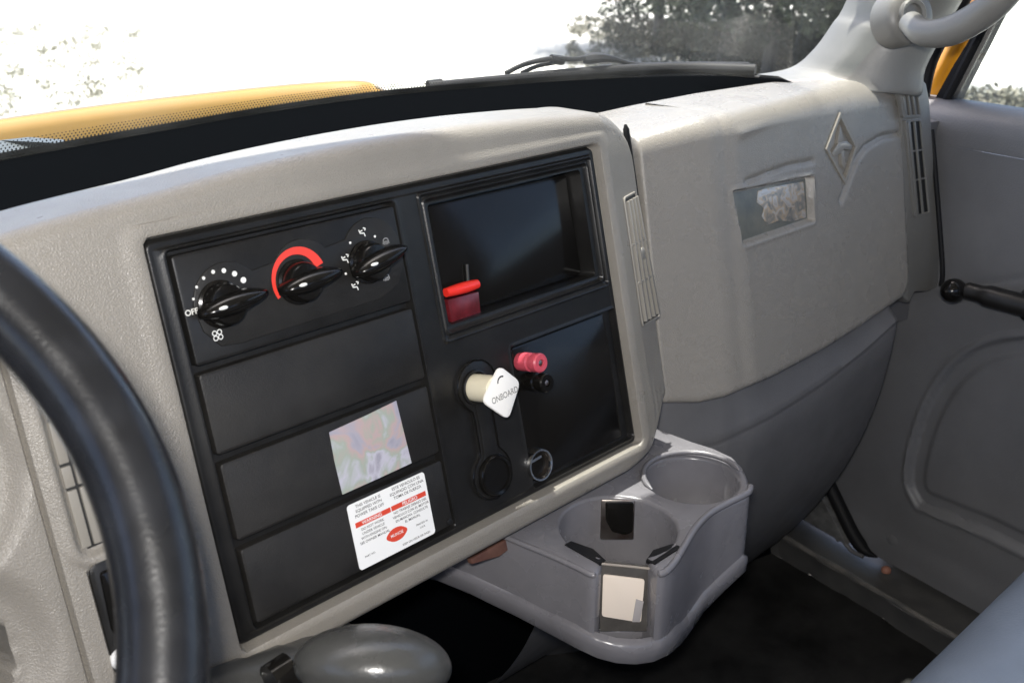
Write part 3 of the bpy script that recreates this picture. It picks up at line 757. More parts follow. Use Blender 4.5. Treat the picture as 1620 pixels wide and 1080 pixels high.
# ------------------------------------------------------------------ end vent by the door pillar
VF = Frame(aty(1425, 300, .835), (1, .02, 0), (0, -.10, -1))
def V_(px, py): return VF.uv(px, py)
ev = root('pillar_vent', VF(.03, .1), 'tan end vent column between the passenger dash panel and the door', 'air vent')
vp = [V_(*q) for q in ((1428, 160), (1426, 136), (1440, 120), (1458, 120), (1468, 132), (1473, 160), (1478, 230), (1484, 320), (1489, 400), (1490, 440), (1484, 455), (1470, 462), (1449, 463), (1440, 480), (1428, 470))]
mk('vent_column', plate(VF, vp, -.06, 0, .006), TAN2, ev)
def vquad(*q): return [V_(*a) for a in q]
s1 = vquad((1421, 141), (1447, 140), (1453, 182), (1427, 184)); s2 = vquad((1431, 193), (1453, 191), (1467, 335), (1445, 341))
for nm, q in (('upper_grille', s1), ('lower_grille', s2)):
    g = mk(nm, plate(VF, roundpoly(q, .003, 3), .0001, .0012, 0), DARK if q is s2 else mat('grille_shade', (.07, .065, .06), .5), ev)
    mk('grille_rim', band(VF, roundpoly(inset(q, -.0022), .004, 3), .0028, -.001, .0036), TAN2, g)
    q = [np.array(a) for a in q]
    for t in ((.12, .42, .72) if q[2][1] - q[1][1] < .06 else (.16, .58)):
        a = q[0] + (q[1] - q[0]) * t; b = q[3] + (q[2] - q[3]) * t
        mk('slat', strip(VF, a, b, .0052 if t < .2 else .003, .0008, .0038), TAN2, g)
    if q[2][1] - q[1][1] > .06:
        for t in (.31, .62): mk('cross_bar', strip(VF, q[0] + (q[3] - q[0]) * t, q[1] + (q[2] - q[1]) * t, .002, .0008, .0030), TAN2, g)

# ================================================================== PASSENGER DOOR
XD = 1.30
DF = Frame((XD, 1.1, -.28), (0, -1, 0), (0, 0, -1))
dr = root('passenger_door', (XD, .4, -.95), 'dark grey passenger door with moulded pocket outline and black window crank', 'door')
def D_(px, py): return DF.uv(px, py)
pk = [D_(*q) for q in ((1452, 800), (1436, 765), (1440, 715), (1462, 645), (1495, 590), (1535, 555), (1580, 538), (1640, 532))]
pk = [tuple(p) for p in smoothpath([(a, b, 0) for a, b in pk], 4)]; pk = [(p[0], p[1]) for p in pk]
lo_ = [D_(*q) for q in ((1680, 905), (1560, 845), (1480, 812))]
POCK = pk + [(1.15, pk[-1][1]), (1.15, lo_[0][1] + .06)] + lo_
ARM = [D_(*q) for q in ((1448, 478), (1500, 462), (1560, 448), (1640, 436))]
def door_n(u, v):
    d = sd_poly(u, v, POCK); n = 0
    n += .010 * (sst(-.030, -.022, -abs(d + .0)) if False else 0)
    n -= .009 * (1 - sst(-.005, 0, d)); n += .0035 * math.exp(-((d - .004) / .003) ** 2)
    n += .005 * (1 - sst(-.030, -.022, d))
    n -= .0022 * math.exp(-(seg_d(u, v, ARM) / .003) ** 2)
    n += .004 * sst(.60, .64, v)
    return n
du = [i * .004 for i in range(0, 260)]; dv = [.0 + i * .004 for i in range(0, 167)]
mk('door_panel', hfield(DF, du, dv, door_n), DGREY, dr, smooth=60)
# belt ledge: rounds over from the panel to the window sill
rows = []
for (dx, dz) in ((0, -.0), (0, .02), (.004, .034), (.014, .046), (.030, .052), (.060, .054), (.085, .048), (.088, .0)):
    rows.append([(XD + dx + .002, 1.02 - .012 * j * 2.0, -.28 + dz - .012 * max(0, 1 - abs(j - 0) / 4) ** 2) for j in range(60)])
mk('belt_ledge', grid(rows), DGREY, dr, smooth=60)
LB = 1.352
# window frame: black channel and glass
def gpt(px, py): return atx(px, py, LB)
gl = [gpt(1512, 196), gpt(1508, 178), gpt(1513, 156), gpt(1560, 65), gpt(1600, -15)]
yt = gl[-1]; dirv = gl[-1] - gl[-2]; dirv = dirv / np.linalg.norm(dirv); gl.append(gl[-1] + dirv * .42)
fw = [g + np.array([.0, .012, 0]) for g in gl]
mk('window_channel', tube(smoothpath(fw, 3), .008, 10, .9), RUB, dr)
top = gl[-1]
gpoly = [g for g in gl] + [np.array([LB, -.30, top[2]]), np.array([LB, -.30, -.25]), np.array([LB, gl[0][1], -.25])]
gv = [tuple(p) for p in gpoly]; n_ = len(gv); gv2 = [(x + .004, y, z) for x, y, z in gv]
mk('window_pane', (gv + gv2, [list(range(n_)), list(range(n_, 2 * n_))[::-1]] + [[i, (i + 1) % n_, n_ + (i + 1) % n_, n_ + i] for i in range(n_)]), GLASS, dr, smooth=0)
# outer frame: black door frame between the yellow body post and the glass
def slab3(pts, x0, x1):
    a = [(x0, p[1], p[2]) for p in pts]; b = [(x1, p[1], p[2]) for p in pts]; n = len(a)
    return a + b, [list(range(n)), list(range(n, 2 * n))[::-1]] + [[i, (i + 1) % n, n + (i + 1) % n, n + i] for i in range(n)]
fr_out = [atx(1484, 195, LB), atx(1484, 152, LB), atx(1513, 100, LB), atx(1532, 70, LB), atx(1567, 8, LB)]
dd = fr_out[-1] - fr_out[-2]; fr_out.append(fr_out[-1] + dd / np.linalg.norm(dd) * .44)
inn = [g + np.array([0, .004, 0]) for g in gl]
mk('window_frame', slab3([p for p in fr_out] + inn[::-1] + [np.array([LB, inn[0][1], -.30]), np.array([LB, fr_out[0][1] + .02, -.30])], LB - .004, LB + .024), RUB, dr, smooth=20)
# door body below: inner return at the hinge side
# crank
ck = D_(1550, 447); cw = DF(*ck, .045)
c2 = DF(*D_(1655, 480), .030)
mk('crank_arm', tube(smoothpath([cw + (c2 - cw) * t + np.array([0, 0, .0]) for t in (-.02, .15, .5, 1.0)], 4), [.011] * 3 + [.015] * 4 + [.019] * 6, 14, .75), BLK, dr)
mk('crank_knob', ellipsoid(DF(*D_(1547, 448), .055), [DF.U * .0165, DF.V * .0165, DF.N * .019], 24, 14), GLOSS, dr)
mk('crank_hub', lathe(DF, D_(1655, 480)[0], D_(1655, 480)[1], [(.03, 0), (.028, .02), (.02, .034), (.005, .036)], 24), GLOSS, dr)
mk('lower_dimple', ellipsoid(DF(*D_(1412, 856), -.006), [DF.U * .022, DF.V * .018, DF.N * .010], 24, 10), DGREY, dr)

# yellow body post outside, seen between the trim and the door frame
bp = root('cab_post', atx(1480, 150, 1.40), 'yellow painted body post seen between pillar trim and door frame', 'body post')
yo = [atx(1464, 200, 1.385), atx(1477, 150, 1.385), atx(1502, 100, 1.385), atx(1518, 70, 1.385), atx(1553, 8, 1.385)]
d_ = yo[-1] - yo[-2]; yo.append(yo[-1] + d_ / np.linalg.norm(d_) * .5)
mk('painted_post', tube(smoothpath(yo, 4), .016, 14), ORG, bp)
yo2 = [p + np.array([-.055, .085, .0]) for p in yo]
mk('inner_seal', tube(smoothpath([atx(1455, 180, 1.345), atx(1468, 110, 1.345), atx(1490, 60, 1.345), atx(1525, -2, 1.345), atx(1525, -2, 1.345) + d_ * 6], 4), .010, 12), RUB, bp)

# ------------------------------------------------------------------ A pillar trim
ap = root('pillar_trim', (1.17, .85, -.15), 'tan windscreen pillar trim rising above the passenger dash', 'pillar trim')
L_ = [dep(1215, 133, 1.36), dep(1290, 119, 1.36), dep(1330, 88, 1.345), dep(1362, 45, 1.33), dep(1388, 2, 1.315)]
R_ = [dep(1432, 150, 1.345), dep(1458, 150, 1.345), dep(1464, 110, 1.34), dep(1492, 55, 1.325), dep(1522, 2, 1.31)]
for A_ in (L_, R_):
    d_ = np.array([-.03, -.20, .46]) if A_ is L_ else np.array([0.02, -.22, .46])
    A_.append(A_[-1] + d_ * .35); A_.append(A_[-1] + d_ * .9)
L_, R_ = smoothpath(L_, 5), smoothpath(R_, 5); rows = []
for a, b in zip(L_, R_):
    row = []; w = b - a; out = np.array([-.45, -.89, .1])
    row.append(a + np.array([.03, .07, .0]))
    for k in range(13):
        s_ = k / 12; row.append(a + w * s_ + out * (.022 * sin(pi * s_) ** .8))
    row.append(b + np.array([.008, .012, 0])); row.append(b + np.array([.01, .06, 0])); rows.append(row)
mk('trim_shell', grid(rows), TAN2, ap, smooth=60)
# grab handle with its mount
gh = root('grab_handle', dep(1440, 30, 1.27), 'grey tan grab handle bolted on the pillar trim at upper right', 'grab handle')
hp = [dep(1440, 36, 1.235), dep(1462, 52, 1.205), dep(1500, 50, 1.18), dep(1545, 28, 1.155), dep(1585, -5, 1.13), dep(1615, -50, 1.12), dep(1630, -120, 1.13), dep(1620, -220, 1.18)]
hp = smoothpath(hp, 6)
mk('handle_bar', tube(hp, [.014 + .004 * min(1, i / 12) for i in range(len(hp))], 18, .95), TAN2, gh, smooth=70)
HF = Frame(dep(1434, 28, 1.262), camv(1, .05, .35), camv(-.05, 1, .1))
mk('mount_plate', lathe(HF, 0.004, -.002, [(.034, -.03), (.034, -.002), (.031, .004), (.024, .008), (.020, .009)], 36), TAN2, gh, smooth=60)
mb = mk('mount_boss', lathe(HF, 0, -.002, [(.0185, .006), (.0185, .013), (.0165, .015), (.0125, .013), (.0120, .003), (.001, .002)], 30), TAN2, gh)
mk('bolt', lathe(HF, .003, 0, [(.009, .003), (.009, .0075), (.006, .009), (.001, .009)], 16), mat('bolt_recess', (.06, .055, .05), .5), gh)

# ================================================================== CUP HOLDER
ZC = -.535; S_ = ZC
cu = root('cup_holder', atz(1000, 850, ZC - .1), 'glossy dark grey two cup holder jutting out under the centre fascia', 'cup holder')
def c2d(px, py, z=ZC): p = atz(px, py, z); return np.array([p[0], p[1]])
C1 = (c2d(885, 838) + c2d(1071, 838)) / 2; R1 = np.linalg.norm(c2d(885, 838) - c2d(1071, 838)) / 2
cA = c2d(978, 785); C1 = C1; vy = C1 - cA; C1 = cA + vy / np.linalg.norm(vy) * R1
C2a, C2b = c2d(1021, 757), c2d(1168, 757); R2 = np.linalg.norm(C2a - C2b) / 2; C2 = (C2a + C2b) / 2
front = [c2d(*q) for q in ((560, 745), (620, 770), (690, 798), (750, 826), (812, 853), (870, 877), (912, 896), (934, 907), (943, 908))]
right = [c2d(*q) for q in ((1040, 909), (1052, 906), (1066, 893), (1082, 868), (1101, 838), (1124, 816), (1152, 801), (1174, 791), (1184, 785), (1187, 776))]
front = [p[:2] for p in smoothpath([(a, b, 0) for a, b in front], 3)]
right = [p[:2] for p in smoothpath([(a, b, 0) for a, b in right], 4)]
back = [c2d(1183, 755), c2d(1175, 738), c2d(1160, 722), c2d(1130, 708), c2d(1095, 697), c2d(1050, 680), c2d(900, 620), c2d(700, 640)]
def arc_on(c, r, p, q, k, cw):
    a0 = atan2(p[1] - c[1], p[0] - c[0]); a1 = atan2(q[1] - c[1], q[0] - c[0])
    if cw:
        while a1 > a0: a1 -= 2 * pi
    else:
        while a1 < a0: a1 += 2 * pi
    return [np.array([c[0] + r * cos(a0 + (a1 - a0) * i / k), c[1] + r * sin(a0 + (a1 - a0) * i / k)]) for i in range(k + 1)]
sl0, sl1 = c2d(949, 903), c2d(1035, 903)
def on_c(p): d = p - C1; return C1 + d / np.linalg.norm(d) * R1
cir = arc_on(C1, R1, on_c(c2d(950, 888)), on_c(c2d(1030, 888)), 44, True)
outl = front + [sl0] + cir + [sl1] + right + back
hole2 = [C2 + R2 * np.array([cos(2 * pi * i / 40), sin(2 * pi * i / 40)]) for i in range(40)]
def prism_hole(outer, holes, z0, z1, bev, zbot=None):
    bm = bmesh.new(); tot = []
    def loop(P, z):
        vs = [bm.verts.new((p[0], p[1], z)) for p in P]; return vs
    O1 = [np.array(p) for p in inset([tuple(p) for p in outer], bev)]; H1 = [[np.array(p) for p in inset([tuple(q) for q in h], -bev)] for h in holes]
    tv = loop(O1, z1); es = [bm.edges.new((tv[i], tv[(i + 1) % len(tv)])) for i in range(len(tv))]
    hv = []
    for h in H1:
        v = loop(h, z1); hv.append(v); es += [bm.edges.new((v[i], v[(i + 1) % len(v)])) for i in range(len(v))]
    bmesh.ops.triangle_fill(bm, use_beauty=True, use_dissolve=False, edges=es)
    def wall(topv, P0, P1, zb_):
        n = len(topv); rings = [topv]
        for f_, zz in ((.62, .12), (.2, .5), (0, 1)):
            rings.append([bm.verts.new((p0[0] * (1 - f_) + p1[0] * f_, p0[1] * (1 - f_) + p1[1] * f_, z1 - bev * zz)) for p0, p1 in zip(P0, P1)])
        rings.append([bm.verts.new((p[0], p[1], (zb_[i] if zb_ is not None else z0))) for i, p in enumerate(P0)])
        for a, b in zip(rings, rings[1:]):
            for i in range(n): bm.faces.new((a[i], a[(i + 1) % n], b[(i + 1) % n], b[i]))
    wall(tv, outer, O1, zbot)
    for v, h, h1 in zip(hv, holes, H1): wall(v, h, h1, None)
    bm.verts.index_update(); V = [tuple(v.co) for v in bm.verts]; Fc = [[v.index for v in f.verts] for f in bm.faces]; bm.free(); return V, Fc
ZB = ZC - .088
BOTP = [(500, 900), (600, 905), (660, 912), (690, 918), (745, 940), (820, 976), (880, 1008), (915, 1027), (945, 1041), (975, 1049), (1005, 1051), (1032, 1047), (1055, 1036), (1075, 1018), (1092, 994), (1108, 970), (1140, 938), (1180, 902), (1195, 888)]
def zbot_of(p):
    lo, hi = ZC - .16, ZC - .01
    for _ in range(30):
        m = (lo + hi) / 2; x, y = proj((p[0], p[1], m))
        if y > interp(BOTP, x): lo = m
        else: hi = m
    return m
zbt = [zbot_of(p) + .014 if i < len(front) + 1 or len(front) + len(cir) < i < len(front) + len(cir) + len(right) + 3 else ZB for i, p in enumerate(outl)]
mk('tray_body', prism_hole(outl, [hole2], ZB, ZC, .0035, zbt), CUPM, cu, smooth=50)
# floor of the cups, with the low sill of the open front
fo_ = front[9:] + [sl0, c2d(990, 905), sl1] + right + back[:-1]
def polyslab(P, z0, z1, bev=.003):
    fr = Frame((0, 0, -.6), (1, 0, 0), (0, 1, 0)); s_ = 1 if fr.N[2] > 0 else -1
    V = []; n = len(P); Q = [tuple(p) for p in P]; Fc = []
    for pl, z in ((inset(Q, bev), z0), (Q, z0 + bev), (Q, z1 - bev), (inset(Q, bev * .4), z1 - bev * .3), (inset(Q, bev), z1)): V += [(a, b, z) for a, b in pl]
    for r in range(4):
        for i in range(n): Fc.append([r * n + i, r * n + (i + 1) % n, (r + 1) * n + (i + 1) % n, (r + 1) * n + i])
    return V, Fc + [list(range(n))[::-1], [4 * n + i for i in range(n)]]
mk('cup_floor', polyslab([tuple(C1 + (R1 + .001) * np.array([cos(a), sin(a)])) for a in np.linspace(0, 2 * pi, 41)[:-1]], ZB - .004, ZB + .010), CUPM, cu)
mk('cup_floor', polyslab([tuple(C2 + (R2 + .001) * np.array([cos(a), sin(a)])) for a in np.linspace(0, 2 * pi, 41)[:-1]], ZB - .004, ZB + .010), CUPM, cu)
# skirt: the flange round the bottom, following the outline a little proud
fl_o = []
sk = front[3:-9] + [c2d(*q) for q in ((884, 885), (930, 907), (960, 914), (992, 917), (1024, 914), (1056, 904), (1078, 880))] + right[14:] + back[:1]
for _ in range(3): sk = [sk[0]] + [q for a, b in zip(sk, sk[1:]) for q in (a * .75 + b * .25, a * .25 + b * .75)] + [sk[-1]]
ctr = np.array([C1[0] + .02, C1[1] + .06]); rowsS = []
for p in sk:
    zb_ = zbot_of(p) + .0135
    d = p - ctr; d = d / np.linalg.norm(d)
    rowsS.append([np.array([*(p - d * .004), zb_ + .012]), np.array([*(p + d * .001), zb_ + .0105]), np.array([*(p + d * .004), zb_ + .008]), np.array([*(p + d * .0045), zb_ + .002]), np.array([*(p + d * .0035), zb_ - .010]), np.array([*(p + d * .000), zb_ - .0135]), np.array([*(p - d * .03), zb_ - .0135])])
mk('bottom_flange', grid(rowsS), CUPM, cu, smooth=60)
# raised lips: back rim of the far cup, the wavy front wall and the ridges beside the slot
def lip(P, r, z, nm, ends=.3, lift=0):
    pts = smoothpath([np.array([p[0], p[1], z + (lift * i / (len(P) - 1))]) for i, p in enumerate(P)], 3); n = len(pts)
    return mk(nm, tube(pts, [r * min(1, ends + min(i, n - 1 - i) / 4) for i in range(n)], 10, 1.0), CUPM, cu, smooth=70)
lip(right, .0035, ZC + .0005, 'front_lip', lift=.006)
lip(front[9:], .0028, ZC - .0008, 'front_lip')
lip(arc_on(C2, R2 + .002, C2 + np.array([-1, .1]), C2 + np.array([.9, -.5]), 16, True), .0030, ZC + .001, 'cup_rim', lift=.006)
# spring tabs
def tabq(pts, z, drop, m, nm): pass
tb = [C1 + R1 * np.array([cos(a), sin(a)]) for a in (radians(0),)]
tabF = Frame(atz(947, 788, ZC + .006) + np.array([0, -.004, 0]), atz(1000, 788, ZC + .006) - atz(947, 788, ZC + .006), (.0, -.12, -1))
tw = float(np.linalg.norm(atz(1000, 788, ZC + .006) - atz(947, 788, ZC + .006)))
th_ = tabF.uv(970, 852)[1]
ct = mk('spring_tab', plate(tabF, rrect(0, 0, tw, th_, .0015, 3), -.0012, .0006, .0004), SATM, cu)
mk('tab_pad', plate(tabF, roundpoly([(.004, .0015), (tw - .001, .0015), (tw - .001, th_ * .80), (tw * .75, th_ * .88), (tw * .35, th_ * .80), (.005, th_ * .5)], .003), .0006, .0022, .0006), GLOSS, ct)
for a_, b_ in (((893, 862), (948, 893)), ((1036, 893), (1078, 866))):  # thin black wedge plates beside the open slot
    p0, p1 = c2d(*a_), c2d(*b_); mid = (p0 + p1) / 2; d = C1 - mid; d = d / np.linalg.norm(d) * .020
    V = [(*p0, ZC + .0012), (*(p0 * .5 + p1 * .5), ZC + .0012), (*p1, ZC + .0012), (*(p1 + d * .55), ZC - .001), (*(mid + d * .95), ZC - .003), (*(p0 + d * .55), ZC - .001)]
    V2 = [(x, y, z - .003) for x, y, z in V]
    mk('dark_wedge', (V + V2, [[0, 1, 4, 5], [1, 2, 3, 4], [6, 11, 10, 7], [7, 10, 9, 8]] + [[i, (i + 1) % 6, 6 + (i + 1) % 6, 6 + i] for i in range(6)]), RUB, cu)
# card and clear pane in the slot
SF = Frame(atz(952, 905, ZC) , atz(1034, 905, ZC) - atz(952, 905, ZC), (0, -.10, -1))
SF = Frame(SF.O + np.array([0, .020, -.006]), SF.U, SF.V)
cq = root('slot_card', SF(.03, .06), 'cream card standing behind smoky clear plastic in the front slot of the near cup', 'card')
cq1 = [SF.uv(*q) for q in ((954, 908), (1020, 916), (1014, 984), (952, 974))]
mk('card', plate(SF, roundpoly(cq1, .003), -.001, .0005, .0003), CARD, cq)
cq2 = [SF.uv(*q) for q in ((946, 888), (1036, 898), (1032, 1000), (950, 1000))]
mk('clear_sleeve', plate(SF, cq2, -.004, -.002, .0003), CLEAR, cq)
mk('sleeve_edge', tube([SF(*SF.uv(947, 890), .001), SF(*SF.uv(990, 894), .001), SF(*SF.uv(1035, 899), .001)], .0012, 8), mat('clear_edge', (.28, .25, .22), .15), cq)
mk('card_fold', plate(SF, [SF.uv(*q) for q in ((1006, 946), (1018, 950), (1012, 982), (1000, 982))], .0006, .0016, .0002), mat('card_grey', (.32, .30, .30), .4), cq)
# bracket end under the fascia's lower edge
br = root('holder_bracket', PF(.235, .337, -.012), 'small rusty bracket end tucked under the lower edge of the dash', 'bracket')
bq = [P_(*q, -.02) for q in ((745, 884), (806, 850), (810, 866), (790, 880), (748, 892))]
mk('bracket_tongue', plate(PF, bq, -.026, -.020, .001), mat('rusty_brown', (.07, .03, .025), .35, col2=(.14, .07, .05), vscale=60), br)

# ================================================================== STEERING WHEEL
WC = np.array([-.1155134, .39550807, -.21714692]); tl_, az_ = .728477712, .202113009
wn = np.array([sin(az_) * cos(tl_), -cos(tl_) * cos(az_), sin(tl_)]); e1_ = np.cross(wn, Zv); e1_ /= np.linalg.norm(e1_); e2_ = np.cross(wn, e1_)
whl = root('steering_wheel', WC, 'black leather wrapped steering wheel rim crossing the left edge', 'steering wheel')
ring_ = [WC + .2081 * (cos(a) * e1_ + sin(a) * e2_) for a in np.linspace(0, 2 * pi, 161)[:-1]]
mk('rim', tube(ring_, .0188, 28, closed=True, upv=wn), LEATH, whl, smooth=80)
WFm = Frame(WC, e1_, e2_)
mk('hub', lathe(WFm, 0, 0, [(.075, -.05), (.075, -.015), (.065, -.004), (.02, .0)], 36), BLK, whl)
for a in [radians(q) for q in (20, 100, 190, 280, 330)]:
    q_ = proj(WC + .2 * (cos(a) * e1_ + sin(a) * e2_))
    if q_[0] > -120: continue
    p0 = WC + .06 * (cos(a) * e1_ + sin(a) * e2_) - wn * .02; p1 = WC + .200 * (cos(a) * e1_ + sin(a) * e2_)
    if proj(p1)[0] > 0 and a != radians(100): pass
    mk('spoke', tube([p0, (p0 + p1) / 2 - wn * .005, p1], [.018, .013, .011], 12, .6), BLK, whl)

# ================================================================== GEAR LEVER
gk = root('gear_lever', dep(585, 1100, .74), 'grey glossy gear lever knob rising below the centre fascia', 'gear lever')
kc = dep(590, 1052, .72); kr = 118 / F * .72
mk('knob', ellipsoid(kc, [camv(1, .02, .0) * kr * 1.06, camv(-.02, .2, 1) * kr * .9, camv(.08, 1, -.2) * kr * .53], 40, 24), mat('knob_grey', (.05, .05, .047), .3, bump=.3, bscale=220, rvar=.06), gk, smooth=80)
mk('shaft', tube([kc + camv(.0, .3, .2) * .05, kc + camv(0, 1, .6) * .25], .016, 16), BLK, gk)
bt = root('column_cover', dep(430, 1080, .78), 'black lever cover with folded end left of the gear knob', 'lever cover')
mk('cover_body', tube(smoothpath([dep(330, 1110, .74), dep(400, 1082, .76), dep(460, 1056, .79), dep(505, 1030, .83), dep(545, 1010, .88)], 5), [.022] * 5 + [.020] * 5 + [.018] * 5 + [.014] * 6, 18), mat('cover_grey', (.05, .05, .048), .3, bump=.2), bt, smooth=70)
mk('cover_collar', tube([dep(430, 1085, .735), dep(462, 1066, .745)], [.016, .017], 18), GLOSS, bt)

# ================================================================== SEAT, FLOOR, CAB
se = root('passenger_seat', (.9, .1, -.9), 'blue grey vinyl passenger seat cushion at the lower right corner', 'seat')
SA, SB = atz(1625, 838, -.575), atz(1350, 1090, -.575)
sdv = SB - SA; sdv[2] = 0; sdv = sdv / np.linalg.norm(sdv); perp = np.array([sdv[1], -sdv[0], 0]);
if perp @ np.array([0, -1, 0]) < 0: perp = -perp
rows = []
for s_ in np.linspace(-.45, .55, 24):
    base = SA + sdv * s_; row = []
    rS = .075
    row.append(base + perp * .01 + np.array([0, 0, -.35]))
    for k in range(12):
        a = radians(115) * k / 11 - radians(15)
        row.append(base + perp * (rS - rS * cos(a)) + np.array([0, 0, -rS + rS * sin(a)]))
    row.append(base + perp * (.30) + np.array([0, 0, .005])); row.append(base + perp * .46 + np.array([0, 0, -.04])); rows.append(row)
mk('cushion', grid(rows), SEATM, se, smooth=70)

def struct(name, vf, m, smooth=0): return tag(mk(name, vf, m, None, smooth), kind='structure')
random.seed(3)
struct('floor', grid([[(x, y, -1.0 + .004 * sin(x * 21) * sin(y * 17)) for x in np.linspace(-.95, 1.235, 30)] for y in np.linspace(-.6, 1.45, 30)]), FLOORM, 60)
struct('bulkhead', grid([[(x, 1.13 - .12 * t, z) for x in (-.95, 1.42)] for t, z in ((1, -1.02), (.8, -.8), (.3, -.5), (0, -.26))]), DECK)
# door sill with its raised inner edge and the scuffed kick plate
si = root('door_sill', (1.27, .6, -.95), 'scuffed black sill strip along the bottom of the passenger door', 'door sill')
rows = []
for y in np.linspace(1.12, -.3, 60):
    w = .0015 * sin(y * 90) + .001 * sin(y * 41)
    rows.append([(1.236 + w, y, -1.01), (1.226 + w, y, -.968), (1.219 + w, y, -.952), (1.224 + w, y, -.947), (1.234, y, -.949), (1.26, y, -.953), (1.30, y, -.955), (1.42, y, -.955)])
mk('sill_strip', grid(rows), SILLM, si, smooth=40)
mk('edge_trim', tube([(1.222, y, -.948 + .0008 * sin(y * 60)) for y in np.linspace(1.05, -.1, 40)], .0045, 8), mat('worn_edge', (.07, .07, .068), .45, col2=(.14, .13, .12), vscale=30), si)
kq = [atx(1247, 806, 1.268), atx(1290, 762, 1.268), atx(1340, 860, 1.268)]
KF = Frame(kq[0], kq[1] - kq[0], kq[2] - kq[0])
mk('kick_plate', plate(KF, [KF.uv(1247, 808), KF.uv(1288, 764), KF.uv(1339, 861)], -.01, .001, .001), mat('scuffed_kick', (.055, .055, .055), .55, col2=(.12, .12, .12), vscale=70, bump=.4, bscale=90), si)
mk('sill_bolt', lathe(Frame(atz(1402, 900, -.948), (1, 0, 0), (0, 1, 0)), 0, 0, [(.0075, -.004), (.0075, .001), (.005, .004), (.001, .005)], 14), mat('rusty_bolt', (.28, .13, .09), .5), si)
dsl = root('door_seal', atx(1330, 820, 1.28), 'black rubber door seal curving down behind the knee panel to the sill', 'door seal')
pth = [atx(1290, 735, 1.285), atx(1308, 760, 1.285), atx(1330, 805, 1.285), atx(1350, 845, 1.285), atx(1368, 870, 1.285), atx(1388, 881, 1.285)]
mk('seal_tube', tube(smoothpath(pth, 5), [.0115 * min(1, (26 - i) / 8) for i in range(26)], 12), RUB, dsl, smooth=70)
mk('seal_lip', tube(smoothpath([p + np.array([-.012, .018, -.004]) for p in pth], 5), .0035, 8), GREY, dsl, smooth=70)
mk('seal_lip', tube(smoothpath([p + np.array([-.010, .042, .0]) for p in pth[:-1]], 5), .0045, 8), GREY, dsl, smooth=70)
mk('vertical_seal', tube(smoothpath([atx(1474, 205, 1.275), atx(1482, 300, 1.275), atx(1491, 420, 1.275), atx(1489, 452, 1.275)], 4), .0035, 10), RUB, dsl)
# the cab around: side behind the door, roof lining, driver's side, rear wall, all beyond the frame but they shape the light
LIN = mat('headliner', (.30, .28, .25), .8, var=.05)
struct('ceiling_and_sun_block', join(boxw(-.98, 1.42, -.62, .920, .52, .56), boxw(1.16, 1.42, .921, 1.06, .52, .56)), LIN)  # front edge set, and right box added, to keep sun off cups and sill
def wallrect(x, segs, m, nm): return struct(nm, join(*segs), m)
struct('wall_rear', join(boxw(-.98, 1.42, -.66, -.62, -1.02, -.12), boxw(-.98, 1.42, -.66, -.62, .34, .56), boxw(-.98, -.55, -.66, -.62, -.12, .34), boxw(1.05, 1.42, -.66, -.62, -.12, .34)), LIN)
struct('wall_left', join(boxw(-.98, -.94, -.62, 1.10, -1.02, -.26), boxw(-.98, -.94, -.62, -.28, -.26, .52), boxw(-.98, -.94, -.28, .920, .42, .52)), GREY)
struct('wall_right_and_sun_blocks', join(boxw(1.205, 1.42, .862, 1.12, -.54, -.25), boxw(1.06, 1.204, .90, 1.09, -.56, -.27), boxw(1.302, 1.42, -.62, -.30, -1.02, .52), boxw(1.36, 1.40, -.30, .60, .42, .52), boxw(1.33, 1.42, -.3, .86, -1.02, -.30)), GREY)  # the boxes behind the dash are added unseen, blocking sun on the sill

# ================================================================== WINDSCREEN, WIPER, HOOD
ws = root('windscreen', (.6, 1.05, ZD), 'large curved windscreen with a black dotted band along its foot', 'windscreen')
WB2 = [p for p in WB] + [p for p in smoothpath([WB[-1], dep(1300, 112, 1.365), dep(1345, 75, 1.33)], 3)[1:]]
cx_ = .58; rows = []
def wpt(p, h):
    t = h / .66; yy = p[1] - .13 * t - .02 * t * t; xx = cx_ + (p[0] - cx_) * (1 - .10 * t)
    return np.array([xx, yy, p[2] + h])
base = [p for p in WB]
ext = smoothpath([base[-1], base[-1] + np.array([.05, -.01, .0]), base[-1] + np.array([.14, -.05, .0])], 4)[1:]
base = base + ext
for h in np.linspace(0, .70, 15): rows.append([wpt(p, h) for p in base])
mk('glass', grid(rows), GLASS, ws, smooth=60)
# black ceramic band and its dots
BH_ = .016
fr_rows = [[wpt(p, h - .03 * sst(.86, 1.08, p[0])) + np.array([0, .004, 0]) for p in base if p[0] < 1.1] for h in (-.02, .0, .006)]
mk('black_band', grid(fr_rows), DECK, ws, smooth=60)
dp = []; L = 0; P0 = base
def along(s):
    acc = 0
    for a, b in zip(base, base[1:]):
        l = np.linalg.norm(b - a)
        if acc + l >= s: return a + (b - a) * (s - acc) / l, (b - a) / l
        acc += l
    return base[-1], (base[-1] - base[-2]) / l
tot = sum(np.linalg.norm(b - a) for a, b in zip(base, base[1:])); V = []; Fc = []
s_ = .30; step = .0038
while s_ < tot - .35:
    for r in range(4):
        p, t = along(s_ + (step / 2 if r % 2 else 0)); h = .0070 + r * .0024; c = wpt(p, h) + np.array([0, .003, 0]); up = wpt(p, h + .01) - wpt(p, h); up /= np.linalg.norm(up)
        q = .00105 * (1 - r / 8); k0 = len(V)
        for k in range(6): V.append(c + t * q * cos(k * pi / 3) + up * q * sin(k * pi / 3))
        Fc.append([k0 + k for k in range(6)])
    s_ += step
tag(mk('band_dots', (V, Fc), RUB, ws, smooth=0), kind='stuff')

